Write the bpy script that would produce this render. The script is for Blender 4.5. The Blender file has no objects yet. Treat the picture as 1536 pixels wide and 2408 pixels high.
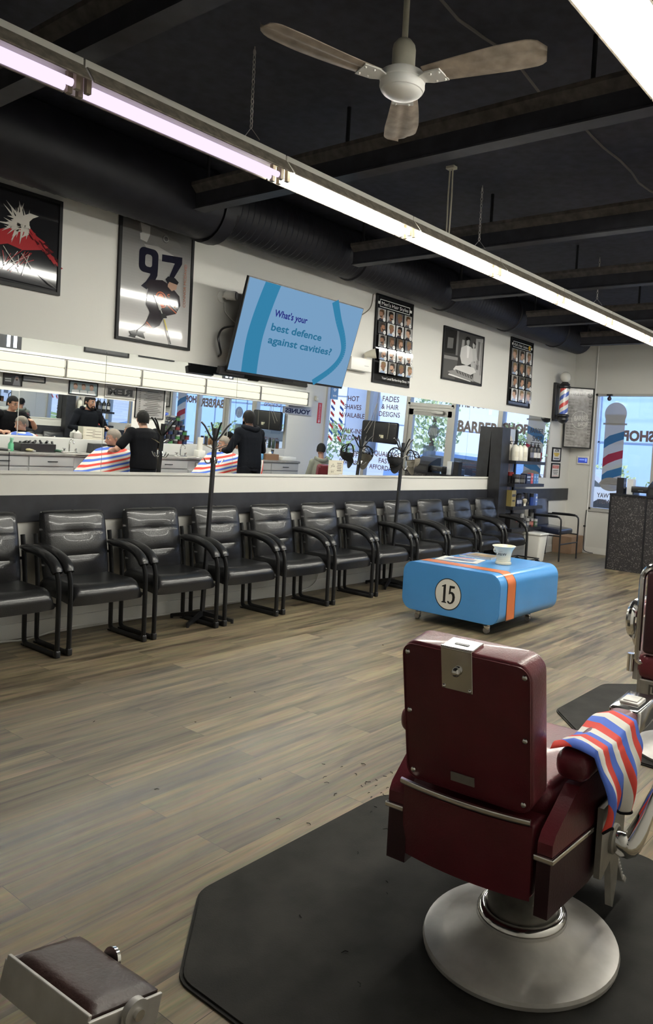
import bpy, bmesh, math, random
from mathutils import Vector as V, Matrix as M
random.seed(7)
S = bpy.context.scene
C = S.collection
PI = math.pi
def R(d): return math.radians(d)

# ------------------------------------------------------------------ camera
F_PX, CX, CY = 1775.0, 985.0, 1144.0
YAW, PITCH, ROLL = -0.6302, -0.0474, 0.0590
cam = bpy.data.cameras.new('camera')
co = bpy.data.objects.new('camera', cam); C.objects.link(co)
fw = V((math.sin(YAW)*math.cos(PITCH), math.cos(YAW)*math.cos(PITCH), math.sin(PITCH)))
r0 = V((math.cos(YAW), -math.sin(YAW), 0)); u0 = r0.cross(fw)
rt = math.cos(ROLL)*r0 + math.sin(ROLL)*u0
up = -math.sin(ROLL)*r0 + math.cos(ROLL)*u0
m = M((rt, up, -fw)).transposed().to_4x4()
m.translation = V((5.385, 0, 1.5))
co.matrix_world = m
cam.sensor_fit = 'VERTICAL'; cam.sensor_height = 36
cam.lens = 36*F_PX/2408
cam.shift_x = -(CX-768)/2408
cam.shift_y = (CY-1204)/2408
cam.clip_start = .02; cam.clip_end = 300
S.camera = co

# ------------------------------------------------------------------ exposure, sky, sun
vs = S.view_settings
vs.view_transform = 'Standard'; vs.look = 'None'; vs.gamma = 1.0
try: vs.use_curve_mapping = False
except Exception: pass
vs.exposure = 1.0
TUBE = 40.0      # left / right ceiling tubes
VAL = 0.62        # long lights over the barber stations
w = bpy.data.worlds.new('sky'); S.world = w; w.use_nodes = True
nt = w.node_tree; bg = nt.nodes['Background']
tc = nt.nodes.new('ShaderNodeTexCoord'); sep = nt.nodes.new('ShaderNodeSeparateXYZ')
cr = nt.nodes.new('ShaderNodeValToRGB')
nt.links.new(tc.outputs['Generated'], sep.inputs[0]); nt.links.new(sep.outputs['Z'], cr.inputs[0])
cr.color_ramp.elements[0].position = 0.0; cr.color_ramp.elements[0].color = (.62,.78,1,1)
cr.color_ramp.elements[1].position = .6; cr.color_ramp.elements[1].color = (.22,.42,.95,1)
nt.links.new(cr.outputs[0], bg.inputs['Color']); bg.inputs['Strength'].default_value = 1.12
sl = bpy.data.lights.new('sun', 'SUN'); so = bpy.data.objects.new('sun', sl); C.objects.link(so)
sl.energy = 1.9; sl.angle = R(1.5); sl.color = (1,.95,.86)
so.rotation_euler = (V((-.35,.62,-.75))).to_track_quat('-Z','Y').to_euler()

# ------------------------------------------------------------------ materials
def mat(name, col, rough=.5, metal=0., coat=0., spec=.5, bump=None, noise=None, emit=None, trans=0, alpha=1):
    mt = bpy.data.materials.new(name); mt.use_nodes = True
    n = mt.node_tree; b = n.nodes['Principled BSDF']
    b.inputs['Base Color'].default_value = (*col, 1)
    b.inputs['Roughness'].default_value = rough
    b.inputs['Metallic'].default_value = metal
    b.inputs['Coat Weight'].default_value = coat; b.inputs['Coat Roughness'].default_value = .08
    b.inputs['Specular IOR Level'].default_value = spec
    if emit:
        b.inputs['Emission Color'].default_value = (*emit[:3], 1); b.inputs['Emission Strength'].default_value = emit[3]
    if noise or bump:
        t = n.nodes.new('ShaderNodeTexCoord')
    if noise:                                   # (scale, amount): mottled wear of the colour
        z = n.nodes.new('ShaderNodeTexNoise'); z.inputs['Scale'].default_value = noise[0]; z.inputs['Detail'].default_value = 6
        n.links.new(t.outputs['Object'], z.inputs['Vector'])
        r = n.nodes.new('ShaderNodeValToRGB')
        a = noise[1]
        r.color_ramp.elements[0].position = .3; r.color_ramp.elements[1].position = .7
        r.color_ramp.elements[0].color = (*[max(0,c*(1-a)) for c in col], 1)
        r.color_ramp.elements[1].color = (*[min(1,c*(1+a)) for c in col], 1)
        n.links.new(z.outputs['Fac'], r.inputs[0]); n.links.new(r.outputs[0], b.inputs['Base Color'])
    if bump:                                    # (scale, strength)
        z = n.nodes.new('ShaderNodeTexNoise'); z.inputs['Scale'].default_value = bump[0]; z.inputs['Detail'].default_value = 4
        n.links.new(t.outputs['Object'], z.inputs['Vector'])
        q = n.nodes.new('ShaderNodeBump'); q.inputs['Strength'].default_value = bump[1]; q.inputs['Distance'].default_value = .01
        n.links.new(z.outputs['Fac'], q.inputs['Height']); n.links.new(q.outputs[0], b.inputs['Normal'])
    return mt
def emis(name, col, s):
    mt = bpy.data.materials.new(name); mt.use_nodes = True
    n = mt.node_tree; n.nodes.clear()
    e = n.nodes.new('ShaderNodeEmission'); e.inputs[0].default_value = (*col,1); e.inputs[1].default_value = s
    o = n.nodes.new('ShaderNodeOutputMaterial'); n.links.new(e.outputs[0], o.inputs[0]); return mt
def glass(name, tint=(1,1,1), f=.06, rough=0.0):
    mt = bpy.data.materials.new(name); mt.use_nodes = True
    n = mt.node_tree; n.nodes.clear()
    t = n.nodes.new('ShaderNodeBsdfTransparent'); t.inputs[0].default_value = (*tint,1)
    g = n.nodes.new('ShaderNodeBsdfGlossy'); g.inputs['Roughness'].default_value = rough
    l = n.nodes.new('ShaderNodeLayerWeight'); l.inputs['Blend'].default_value = .5
    pw = n.nodes.new('ShaderNodeMath'); pw.operation = 'POWER'; pw.inputs[1].default_value = 5; ma = n.nodes.new('ShaderNodeMath'); ma.operation = 'MULTIPLY_ADD'; ma.inputs[1].default_value = .95; ma.inputs[2].default_value = .035
    n.links.new(l.outputs['Facing'], pw.inputs[0]); n.links.new(pw.outputs[0], ma.inputs[0])
    x = n.nodes.new('ShaderNodeMixShader'); o = n.nodes.new('ShaderNodeOutputMaterial')
    n.links.new(ma.outputs[0], x.inputs[0]); n.links.new(t.outputs[0], x.inputs[1]); n.links.new(g.outputs[0], x.inputs[2]); n.links.new(x.outputs[0], o.inputs[0])
    return mt
def sheer(name, col, a):                         # see-through window film
    mt = bpy.data.materials.new(name); mt.use_nodes = True
    n = mt.node_tree; n.nodes.clear()
    t = n.nodes.new('ShaderNodeBsdfTransparent'); d = n.nodes.new('ShaderNodeBsdfPrincipled')
    d.inputs['Base Color'].default_value = (*col,1); d.inputs['Roughness'].default_value = .15
    x = n.nodes.new('ShaderNodeMixShader'); x.inputs[0].default_value = a; o = n.nodes.new('ShaderNodeOutputMaterial')
    n.links.new(t.outputs[0], x.inputs[1]); n.links.new(d.outputs[0], x.inputs[2]); n.links.new(x.outputs[0], o.inputs[0])
    return mt
_flat = {}
def flat(col, rough=.35, spec=.5):               # printed ink, cached by colour
    k = (tuple(col), rough, spec)
    if k not in _flat: _flat[k] = mat('ink_%d' % len(_flat), col, rough, spec=spec)
    return _flat[k]

WHITE_WALL = mat('wall_paint_white', (.62,.61,.57), .75, bump=(60,.04))
BAND = mat('wall_paint_black', (.022,.023,.028), .4, noise=(9,.25))
BLACK_CEIL = mat('ceiling_paint_black', (.030,.031,.044), .8, noise=(14,.3))
BEAM = mat('beam_paint_black', (.026,.026,.034), .6, noise=(10,.3))
DUST_LIT = mat('dusty_black_lit', (.075,.064,.058), .9, noise=(18,.4))  # dust brown, lightened to paint in the lit band along the beam flanges
DUCT = mat('duct_black', (.011,.011,.015), .5, noise=(8,.3), bump=(30,.08), spec=.3)
LEATHER = mat('black_leather', (.009,.009,.010), .30, bump=(140,.16), coat=.25)
MAROON = mat('maroon_vinyl', (.125,.015,.023), .36, bump=(160,.14), coat=.15, noise=(5,.18))
MAROON_D = mat('maroon_vinyl_dark', (.034,.009,.013), .42, bump=(120,.1))
BROWNV = mat('brown_vinyl', (.034,.014,.011), .4, bump=(90,.15), noise=(6,.3))
CHROME = mat('chrome', (.78,.77,.75), .13, 1.)
BRUSHED = mat('worn_metal', (.50,.48,.455), .42, .35, noise=(7,.25))
DULLM = mat('dull_cast_metal', (.30,.285,.26), .5, .7, noise=(8,.25))
BLACKM = mat('black_metal', (.012,.012,.013), .38)
BLACKP = mat('black_plastic', (.014,.014,.016), .35)
RUBBER = mat('black_rubber_mat', (.0195,.0182,.0160), .8, noise=(7,.35), bump=(220,.12), spec=.25)
ALU = mat('aluminium_frame', (.48,.47,.44), .42, .35)
WHITEP = mat('white_plastic', (.72,.71,.67), .35)
CREAM = mat('cream_enamel', (.62,.59,.48), .35, noise=(12,.1))
FIXW = mat('fixture_white', (.70,.68,.62), .45)
FIXD = mat('fixture_dusty', (.22,.19,.15), .85, noise=(25,.35))
GLASS = glass('window_glass')
BLUE = mat('table_blue', (.072,.285,.64), .27, coat=.35, noise=(3,.04))
CARD = mat('cardboard', (.30,.19,.12), .8, noise=(7,.12))
CERAMIC = mat('cream_ceramic', (.68,.63,.48), .25, coat=.3)
CABINET = mat('cabinet_grey', (.40,.40,.40), .45)
COUNTERTOP = mat('worktop_grey', (.22,.21,.20), .4, noise=(20,.15))
SKIN = mat('skin', (.46,.25,.17), .5)
SKIN_T = mat('skin_tan', (.40,.21,.14), .5)
HAIRB = mat('hair_black', (.006,.005,.005), .7, bump=(120,.5), spec=.2)
HAIRG = mat('hair_grey', (.20,.17,.14), .6, bump=(120,.5))
CLOTHB = mat('cloth_black', (.006,.006,.008), .9, bump=(90,.2), spec=.15)
CLOTHN = mat('cloth_hoodie', (.007,.008,.012), .9, bump=(60,.3), spec=.15)
CLOTHG = mat('cloth_grey_green', (.17,.18,.15), .9, bump=(70,.3))
DENIM = mat('cloth_trouser', (.009,.010,.014), .9, spec=.15)
def mirror_mat():
    mt = bpy.data.materials.new('mirror'); mt.use_nodes = True
    n = mt.node_tree; n.nodes.clear()
    g = n.nodes.new('ShaderNodeBsdfGlossy'); g.inputs['Roughness'].default_value = 0; g.inputs[0].default_value = (.93,.95,.94,1)
    o = n.nodes.new('ShaderNodeOutputMaterial'); n.links.new(g.outputs[0], o.inputs[0]); return mt
MIRROR = mirror_mat()

def floor_mat():
    mt = bpy.data.materials.new('vinyl_plank'); mt.use_nodes = True
    n = mt.node_tree; b = n.nodes['Principled BSDF']; L = n.links.new
    def nd(t, **k):
        x = n.nodes.new(t)
        for a, v in k.items(): x.inputs[a].default_value = v
        return x
    t = nd('ShaderNodeTexCoord'); sp = nd('ShaderNodeSeparateXYZ'); cb = nd('ShaderNodeCombineXYZ')
    L(t.outputs['Object'], sp.inputs[0])
    ay = nd('ShaderNodeMath'); ay.operation = 'ADD'; ay.inputs[1].default_value = 10*1.25 - .5575      # end joints
    ax = nd('ShaderNodeMath'); ax.operation = 'ADD'; ax.inputs[1].default_value = 20*.19 - 2.936 + 0    # rows
    L(sp.outputs['Y'], ay.inputs[0]); L(sp.outputs['X'], ax.inputs[0])
    L(ay.outputs[0], cb.inputs['X']); L(ax.outputs[0], cb.inputs['Y'])
    br = nd('ShaderNodeTexBrick'); br.offset = .5; br.offset_frequency = 2; br.squash = 1
    br.inputs['Scale'].default_value = 1; br.inputs['Brick Width'].default_value = 1.25; br.inputs['Row Height'].default_value = .19
    br.inputs['Mortar Size'].default_value = .0011; br.inputs['Mortar Smooth'].default_value = .2; br.inputs['Bias'].default_value = 0
    br.inputs['Color1'].default_value = (0,0,0,1); br.inputs['Color2'].default_value = (1,1,1,1); br.inputs['Mortar'].default_value = (.5,.5,.5,1)
    L(cb.outputs[0], br.inputs['Vector'])
    # streaky grain, shifted plank by plank
    off = nd('ShaderNodeVectorMath'); off.operation = 'SCALE'; off.inputs['Scale'].default_value = 37
    L(br.outputs['Color'], off.inputs[0])
    add = nd('ShaderNodeVectorMath'); add.operation = 'ADD'; L(cb.outputs[0], add.inputs[0]); L(off.outputs[0], add.inputs[1])
    mp = nd('ShaderNodeMapping'); mp.inputs['Scale'].default_value = (1.3, 15, 1); L(add.outputs[0], mp.inputs[0])
    n1 = nd('ShaderNodeTexNoise', Scale=1.0, Detail=7, Roughness=.62, Distortion=.35); L(mp.outputs[0], n1.inputs['Vector'])
    mp2 = nd('ShaderNodeMapping'); mp2.inputs['Scale'].default_value = (4, 70, 1); L(add.outputs[0], mp2.inputs[0])
    n2 = nd('ShaderNodeTexNoise', Scale=1.0, Detail=4, Roughness=.6); L(mp2.outputs[0], n2.inputs['Vector'])
    r1 = nd('ShaderNodeValToRGB'); e = r1.color_ramp.elements
    e[0].position = .33; e[0].color = (.062,.046,.030,1); e[1].position = .66; e[1].color = (.285,.225,.130,1)
    x = r1.color_ramp.elements.new(.47); x.color = (.165,.130,.080,1)
    L(n1.outputs['Fac'], r1.inputs[0])
    mx = nd('ShaderNodeMix'); mx.data_type = 'RGBA'; mx.blend_type = 'OVERLAY'; mx.inputs[0].default_value = .38
    L(r1.outputs[0], mx.inputs[6]); L(n2.outputs['Color'], mx.inputs[7])
    hv = nd('ShaderNodeHueSaturation'); L(mx.outputs[2], hv.inputs['Color'])
    vv = nd('ShaderNodeMapRange'); vv.inputs[3].default_value = .58; vv.inputs[4].default_value = 1.0
    L(br.outputs['Color'], vv.inputs[0]); L(vv.outputs[0], hv.inputs['Value']); hv.inputs['Saturation'].default_value = .96
    mm = nd('ShaderNodeMix'); mm.data_type = 'RGBA'; L(br.outputs['Fac'], mm.inputs[0]); L(hv.outputs[0], mm.inputs[6]); mm.inputs[7].default_value = (.03,.025,.02,1)
    L(mm.outputs[2], b.inputs['Base Color'])
    rr = nd('ShaderNodeMapRange'); rr.inputs[3].default_value = .36; rr.inputs[4].default_value = .50; b.inputs['Specular IOR Level'].default_value = .36; b.inputs['Coat Weight'].default_value = 0
    L(n1.outputs['Fac'], rr.inputs[0]); L(rr.outputs[0], b.inputs['Roughness'])
    bp = nd('ShaderNodeBump', Strength=.12, Distance=.004); L(n2.outputs['Fac'], bp.inputs['Height']); L(bp.outputs[0], b.inputs['Normal'])
    return mt
FLOOR = floor_mat()

def stripes(name, axis, period, cols, wob=0., rough=.75, rot=None):
    mt = bpy.data.materials.new(name); mt.use_nodes = True
    n = mt.node_tree; b = n.nodes['Principled BSDF']; L = n.links.new; b.inputs['Roughness'].default_value = rough
    t = n.nodes.new('ShaderNodeTexCoord'); sp = n.nodes.new('ShaderNodeSeparateXYZ')
    src = t.outputs['UV'] if axis == 'UV' else t.outputs['Object']
    if rot:
        mp = n.nodes.new('ShaderNodeMapping'); mp.inputs['Rotation'].default_value = rot; L(src, mp.inputs[0]); src = mp.outputs[0]
    L(src, sp.inputs[0])
    d = n.nodes.new('ShaderNodeMath'); d.operation = 'DIVIDE'; d.inputs[1].default_value = period
    L(sp.outputs['X' if axis == 'UV' else axis], d.inputs[0])
    f = n.nodes.new('ShaderNodeMath'); f.operation = 'FRACT'; L(d.outputs[0], f.inputs[0])
    r = n.nodes.new('ShaderNodeValToRGB'); r.color_ramp.interpolation = 'CONSTANT'
    k = len(cols); e = r.color_ramp.elements
    e[0].position = 0; e[0].color = (*cols[0],1); e[1].position = 1/k; e[1].color = (*cols[1],1)
    for i in range(2, k):
        q = e.new(i/k); q.color = (*cols[i],1)
    L(f.outputs[0], r.inputs[0]); L(r.outputs[0], b.inputs['Base Color'])
    return mt
RED, BLU, OFFW = (.62,.045,.03), (.06,.14,.58), (.72,.70,.64)
TOWEL = stripes('barber_stripe_cloth', 'UV', .118, [RED, BLU, OFFW])
CAPE = stripes('barber_stripe_cape', 'Z', .11, [RED, OFFW, BLU, OFFW], rot=(.25,.12,0))
POLE = stripes('barber_pole_stripe', 'UV', .26, [(.75,.75,.72), (.06,.12,.5), (.75,.75,.72), (.6,.06,.05)], rough=.25)

# ------------------------------------------------------------------ mesh helpers
class MB:
    def __init__(s): s.bm = bmesh.new(); s.uv = None
    def _add(s, vs_, fs, m=0):
        v = [s.bm.verts.new(p) for p in vs_]
        out = []
        for f in fs:
            try:
                q = s.bm.faces.new([v[i] for i in f]); q.material_index = m; out.append(q)
            except ValueError: pass
        return v, out
    def box(s, c, d, m=0, bev=0., seg=3, rot=None, taper=None):
        t = bmesh.new(); bmesh.ops.create_cube(t, size=1)
        for v in t.verts:
            if taper and v.co.z < 0: v.co.x *= taper[0]; v.co.y *= taper[1]
            v.co = V((v.co.x*d[0], v.co.y*d[1], v.co.z*d[2]))
        if bev: bmesh.ops.bevel(t, geom=list(t.edges), offset=bev, segments=seg, profile=.5, affect='EDGES')
        s.merge(t, M.Translation(V(c)) @ (rot.to_4x4() if rot else M.Identity(4)), m); return s
    def b2(s, lo, hi, m=0, bev=0., seg=2):
        lo = V(lo); hi = V(hi); return s.box((lo+hi)/2, hi-lo, m, bev, seg)
    def merge(s, t, mx=None, m=None):
        me = bpy.data.meshes.new('_t'); t.to_mesh(me); t.free()
        vv = [(mx @ v.co) if mx else v.co.copy() for v in me.vertices]
        mi = [p.material_index for p in me.polygons]
        v = [s.bm.verts.new(p) for p in vv]
        for p, k in zip(me.polygons, mi):
            try:
                f = s.bm.faces.new([v[i] for i in p.vertices]); f.material_index = k if m is None else m
            except ValueError: pass
        bpy.data.meshes.remove(me)
    def tube(s, pts, r, n=10, m=0, cap=True, ell=(1,1), upv=None, closed=False):
        pts = [V(p) for p in pts]; k = len(pts)
        rs = r if isinstance(r, (list, tuple)) else [r]*k
        rings = []; pu = None
        for i, p in enumerate(pts):
            if closed: d = pts[(i+1) % k]-pts[i-1]
            else: d = pts[min(i+1,k-1)]-pts[max(i-1,0)]
            if d.length < 1e-9: d = V((0,0,1))
            d.normalize()
            if pu is None:
                a = V(upv) if upv else (V((0,0,1)) if abs(d.z) < .95 else V((1,0,0)))
                pu = a
            uu = pu - d*pu.dot(d)
            if uu.length < 1e-6: uu = d.orthogonal()
            uu.normalize(); pu = uu; ww = d.cross(uu)
            rings.append([s.bm.verts.new(p + (ww*math.cos(2*PI*j/n)*ell[0] + uu*math.sin(2*PI*j/n)*ell[1])*rs[i]) for j in range(n)])
        for i in range(k if closed else k-1):
            A, B = rings[i], rings[(i+1) % k]
            for j in range(n):
                f = s.bm.faces.new((A[j], A[(j+1)%n], B[(j+1)%n], B[j])); f.material_index = m
        if cap and not closed:
            for q in (rings[0][::-1], rings[-1]):
                f = s.bm.faces.new(q); f.material_index = m
        return s
    def cyl(s, a, b, r, n=16, m=0, r2=None): return s.tube([a,b], [r, r if r2 is None else r2], n, m)
    def lathe(s, prof, c=(0,0,0), n=28, m=0, mx=None, cap=True):
        mx = mx or M.Identity(4); c = V(c); rings = []
        for r, z in prof:
            rings.append([s.bm.verts.new(c + mx @ V((r*math.cos(2*PI*j/n), r*math.sin(2*PI*j/n), z))) for j in range(n)])
        for A, B in zip(rings, rings[1:]):
            for j in range(n):
                f = s.bm.faces.new((A[j], A[(j+1)%n], B[(j+1)%n], B[j])); f.material_index = m
        if cap:
            for q in (rings[0][::-1], rings[-1]):
                try:
                    f = s.bm.faces.new(q); f.material_index = m
                except ValueError: pass
        return s
    def sph(s, c, r, m=0, sc=(1,1,1), n=16, rot=None):
        t = bmesh.new(); bmesh.ops.create_uvsphere(t, u_segments=n, v_segments=max(6,n//2+2), radius=r)
        s.merge(t, M.Translation(V(c)) @ (rot.to_4x4() if rot else M.Identity(4)) @ M.Diagonal((*sc,1)), m); return s
    def prism(s, poly, lo, hi, O=(0,0,0), U=(1,0,0), W=(0,0,1), N=(0,-1,0), m=0):
        O, U, W, N = V(O), V(U), V(W), V(N); k = len(poly)
        a = [O + U*x + W*y + N*lo for x, y in poly]; b = [O + U*x + W*y + N*hi for x, y in poly]
        s._add(a+b, [tuple(range(k))[::-1], tuple(range(k,2*k))] + [(i,(i+1)%k,k+(i+1)%k,k+i) for i in range(k)], m); return s
    def grid(s, fn, nu, nv, m=0, closeu=False, uvf=None):
        vs_ = [[s.bm.verts.new(fn(i/nu, j/nv)) for j in range(nv+1)] for i in range(nu if closeu else nu+1)]
        L = s.bm.loops.layers.uv.verify() if uvf else None
        for i in range(nu):
            for j in range(nv):
                ids = ((i,j),(i+1,j),(i+1,j+1),(i,j+1))
                f = s.bm.faces.new([vs_[a % len(vs_)][b] for a, b in ids]); f.material_index = m
                if L:
                    for lp, (a, b) in zip(f.loops, ids): lp[L].uv = uvf(a/nu, b/nv)
        return s
    def poly(s, pts, m=0):
        s._add([V(p) for p in pts], [tuple(range(len(pts)))], m); return s
    def build(s, name, mats, parent=None, smooth=35, nrm=True):
        if nrm: bmesh.ops.recalc_face_normals(s.bm, faces=list(s.bm.faces))
        me = bpy.data.meshes.new(name); s.bm.to_mesh(me); s.bm.free()
        for q in (mats if isinstance(mats, (list, tuple)) else [mats]): me.materials.append(q)
        if smooth:
            me.polygons.foreach_set('use_smooth', [True]*len(me.polygons)); me.set_sharp_from_angle(angle=R(smooth))
        o = bpy.data.objects.new(name, me); C.objects.link(o)
        if parent: o.parent = parent
        return o
def setp(o, label=None, cat=None, group=None, kind=None):
    if label: o['label'] = label
    if cat: o['category'] = cat
    if group: o['group'] = group
    if kind: o['kind'] = kind
    return o
def thing(name, label, cat, loc=(0,0,0), rz=0., group=None, rot=None):
    o = bpy.data.objects.new(name, None); C.objects.link(o); o.empty_display_size = .1
    o.location = loc; o.rotation_euler = rot or (0,0,rz)
    return setp(o, label, cat, group)
def struct(o): o['kind'] = 'structure'; return o
def kids(o): return [x for x in C.objects if x.parent == o]
def dup(root, loc, rz=0., label=None, rot=None):
    r = root.copy(); C.objects.link(r); r.location = loc; r.rotation_euler = rot or (0,0,rz)
    if label: r['label'] = label
    for ch in kids(root):
        c = ch.copy(); C.objects.link(c); c.parent = r
        for g in kids(ch):
            d = g.copy(); C.objects.link(d); d.parent = c
    return r
def arc(c, r, a0, a1, n, plane='xz'):
    out = []
    for i in range(n+1):
        a = R(a0 + (a1-a0)*i/n); p, q = r*math.cos(a), r*math.sin(a)
        out.append(V((c[0]+p, c[1], c[2]+q)) if plane == 'xz' else V((c[0]+p, c[1]+q, c[2])) if plane == 'xy' else V((c[0], c[1]+p, c[2]+q)))
    return out
def spline(pts, n=8):
    pts = [V(p) for p in pts]; out = []
    for i in range(len(pts)-1):
        p0, p1, p2, p3 = pts[max(i-1,0)], pts[i], pts[i+1], pts[min(i+2,len(pts)-1)]
        for k in range(n):
            t = k/n
            out.append(.5*((2*p1) + (p2-p0)*t + (2*p0-5*p1+4*p2-p3)*t*t + (3*p1-p0-3*p2+p3)*t**3))
    return out + [pts[-1]]

# ------------------------------------------------------------------ flat printed art: ink layers on a real sheet
_tx = {}
def text_geo(body, bold=0.):
    k = (body, bold)
    if k in _tx: return _tx[k]
    cu = bpy.data.curves.new('_t', 'FONT'); cu.body = body; cu.size = 1; cu.offset = bold; cu.resolution_u = 3
    ob = bpy.data.objects.new('_t', cu); C.objects.link(ob)
    dg = bpy.context.evaluated_depsgraph_get(); me = bpy.data.meshes.new_from_object(ob.evaluated_get(dg))
    vs_ = [(v.co.x, v.co.y) for v in me.vertices]; fs = [tuple(p.vertices) for p in me.polygons]
    bpy.data.objects.remove(ob); bpy.data.curves.remove(cu); bpy.data.meshes.remove(me)
    xs = [p[0] for p in vs_] or [0]; ys = [p[1] for p in vs_] or [0]
    _tx[k] = (vs_, fs, min(xs), max(xs), min(ys), max(ys)); return _tx[k]
class Art:
    """ink polygons in sheet coordinates (u right, v up), each a hair above the last"""
    def __init__(s, O, U, W, step=.0004, start=.0006):
        s.O, s.U, s.W = V(O), V(U).normalized(), V(W).normalized(); s.N = s.U.cross(s.W)
        s.h = start; s.st = step; s.mb = MB(); s.mats = []
    def mi(s, mt):
        if not isinstance(mt, bpy.types.Material): mt = flat(mt)
        if mt not in s.mats: s.mats.append(mt)
        return s.mats.index(mt)
    def P(s, u, v): return s.O + s.U*u + s.W*v + s.N*s.h
    def poly(s, pts, mt, up=True):
        if up: s.h += s.st
        s.mb._add([s.P(*p) for p in pts], [tuple(range(len(pts)))], s.mi(mt)); return s
    def rect(s, u, v, w_, h_, mt, up=True): return s.poly([(u-w_/2,v-h_/2),(u+w_/2,v-h_/2),(u+w_/2,v+h_/2),(u-w_/2,v+h_/2)], mt, up)
    def disc(s, u, v, r, mt, ry=None, n=20, rot=0, up=True):
        ry = ry or r; c, q = math.cos(rot), math.sin(rot)
        return s.poly([(u+r*math.cos(2*PI*i/n)*c-ry*math.sin(2*PI*i/n)*q, v+r*math.cos(2*PI*i/n)*q+ry*math.sin(2*PI*i/n)*c) for i in range(n)], mt, up)
    def line(s, pts, wd, mt):
        s.h += s.st
        for (a, b), (c, d) in zip(pts, pts[1:]):
            L = math.hypot(c-a, d-b) or 1; nx, ny = -(d-b)/L*wd/2, (c-a)/L*wd/2
            s.poly([(a-nx,b-ny),(c-nx,d-ny),(c+nx,d+ny),(a+nx,b+ny)], mt, False)
        return s
    def ring(s, u, v, r, wd, mt, ry=None, n=32):
        k = (ry or r)/r; return s.line([(u+r*math.cos(2*PI*i/n), v+r*k*math.sin(2*PI*i/n)) for i in range(n+1)], wd, mt)
    def text(s, body, u, v, h, mt, wd=None, al='C', bold=0., rot=0., shear=0.):
        vs_, fs, x0, x1, y0, y1 = text_geo(body, bold)
        if not fs: return s
        s.h += s.st; k = h/.73; kx = k if wd is None else wd/(x1-x0)
        ax = {'L':x0,'C':(x0+x1)/2,'R':x1}[al]; c, q = math.cos(rot), math.sin(rot)
        pts = []
        for x, y in vs_:
            a, b = (x-ax)*kx, (y-.36)*k; a += shear*b
            pts.append(s.P(u + a*c - b*q, v + a*q + b*c))
        s.mb._add(pts, fs, s.mi(mt)); return s
    def build(s, name, parent=None):
        return s.mb.build(name, s.mats, parent, smooth=0, nrm=False)
# ================================================================== the room
W, YF, YB, ZC, ZW = 5.64, 11.56, -1.7, 3.62, 3.45      # right wall, front wall, back wall, ceiling, top of the white front wall
struct(MB().b2((-.2,YB-.2,-.12),(W+.2,YF+.14,0)).build('floor', FLOOR, smooth=0))
struct(MB().b2((-.2,YB-.2,ZC),(W+.2,YF+.3,ZC+.2)).build('ceiling', BLACK_CEIL, smooth=0))
struct(MB().b2((-.2,YB-.2,0),(0,YF+.14,ZC)).build('wall_left', WHITE_WALL, smooth=0))
struct(MB().b2((W,YB-.2,0),(W+.2,YF+.14,ZC)).build('wall_right', WHITE_WALL, smooth=0))
struct(MB().b2((0,YB-.2,0),(W,YB,ZC)).build('wall_back', WHITE_WALL, smooth=0))
ZT, ZS = 2.587, .70
wf = MB()
wf.b2((0,YF,0),(.38,YF+.14,ZW)); wf.b2((.38,YF,ZT),(W,YF+.14,ZW))
wf.b2((.38,YF,0),(2.42,YF+.14,ZS)); wf.b2((3.48,YF,0),(W,YF+.14,.5))
struct(wf.build('wall_front', WHITE_WALL, smooth=0))
struct(MB().b2((0,YF-.003,ZW),(W,YF+.14,ZC)).b2((0,10.93,3.36),(.38,YF,ZC)).build('trim_1', BLACK_CEIL, smooth=0))     # black bulkhead over the front wall
struct(MB().b2((0,YB,.832),(.018,11.56,1.022)).build('trim_2', BAND, smooth=0))                              # black chair rail
struct(MB().b2((0,YB,1.172),(.012,9.0,1.195)).build('trim_3', WHITE_WALL, smooth=0))
struct(MB().b2((0,YB,0),(.015,YF,.11)).build('baseboard_left', WHITEP, smooth=0))
struct(MB().b2((.0,YF-.015,0),(2.42,YF,.10)).b2((3.48,YF-.015,0),(W,YF,.10)).build('baseboard_front', WHITEP, smooth=0))
struct(MB().cyl((.387,YF-.012,0),(.387,YF-.012,ZW),.011,8).build('trim_4', WHITEP))                          # thin riser pipe beside the window
# windows: frame + pane each; ink on the glass is read from outside
def window(n, x0, x1, zs, zt, f=.045):
    mb = MB()
    y0, y1 = YF+.0, YF+.11
    mb.b2((x0,y0,zs),(x0+f,y1,zt)); mb.b2((x1-f,y0,zs),(x1,y1,zt)); mb.b2((x0,y0,zt-f*.8),(x1,y1,zt)); mb.b2((x0,y0,zs),(x1,y1,zs+f))
    mb.b2((x0-.0,YF-.02,zs-.015),(x1,YF+.02,zs+.012))
    o = struct(mb.build('window_%d' % n, ALU, smooth=0))
    MB().b2((x0+f,YF+.06,zs+f),(x1-f,YF+.066,zt-f*.8)).build('pane', GLASS, o, smooth=0)
    return o
win_pole = window(1, .38, 1.42, ZS, ZT)
win_name = window(2, 1.42, 2.42, ZS, ZT)
win_fades = window(3, 3.48, 4.49, .5, ZT)
win_shave = window(4, 4.49, W, .5, ZT)
win_over = window(5, 2.42, 3.48, 2.20, ZT, .05)
def wart(y=YF+.059): return Art((0,y,0), (-1,0,0), (0,0,1), start=.0)      # +N points outdoors; the ink sits on the inside face
INK_M, INK_G, INK_K = (.10,.03,.035), (.19,.155,.14), (.02,.02,.025)
def wart_in():                                                              # u runs to the left seen from inside = x falling
    a = Art((0,YF+.059,0), (-1,0,0), (0,0,1), start=-.0); a.N = -a.N; return a
a = wart_in()
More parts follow.
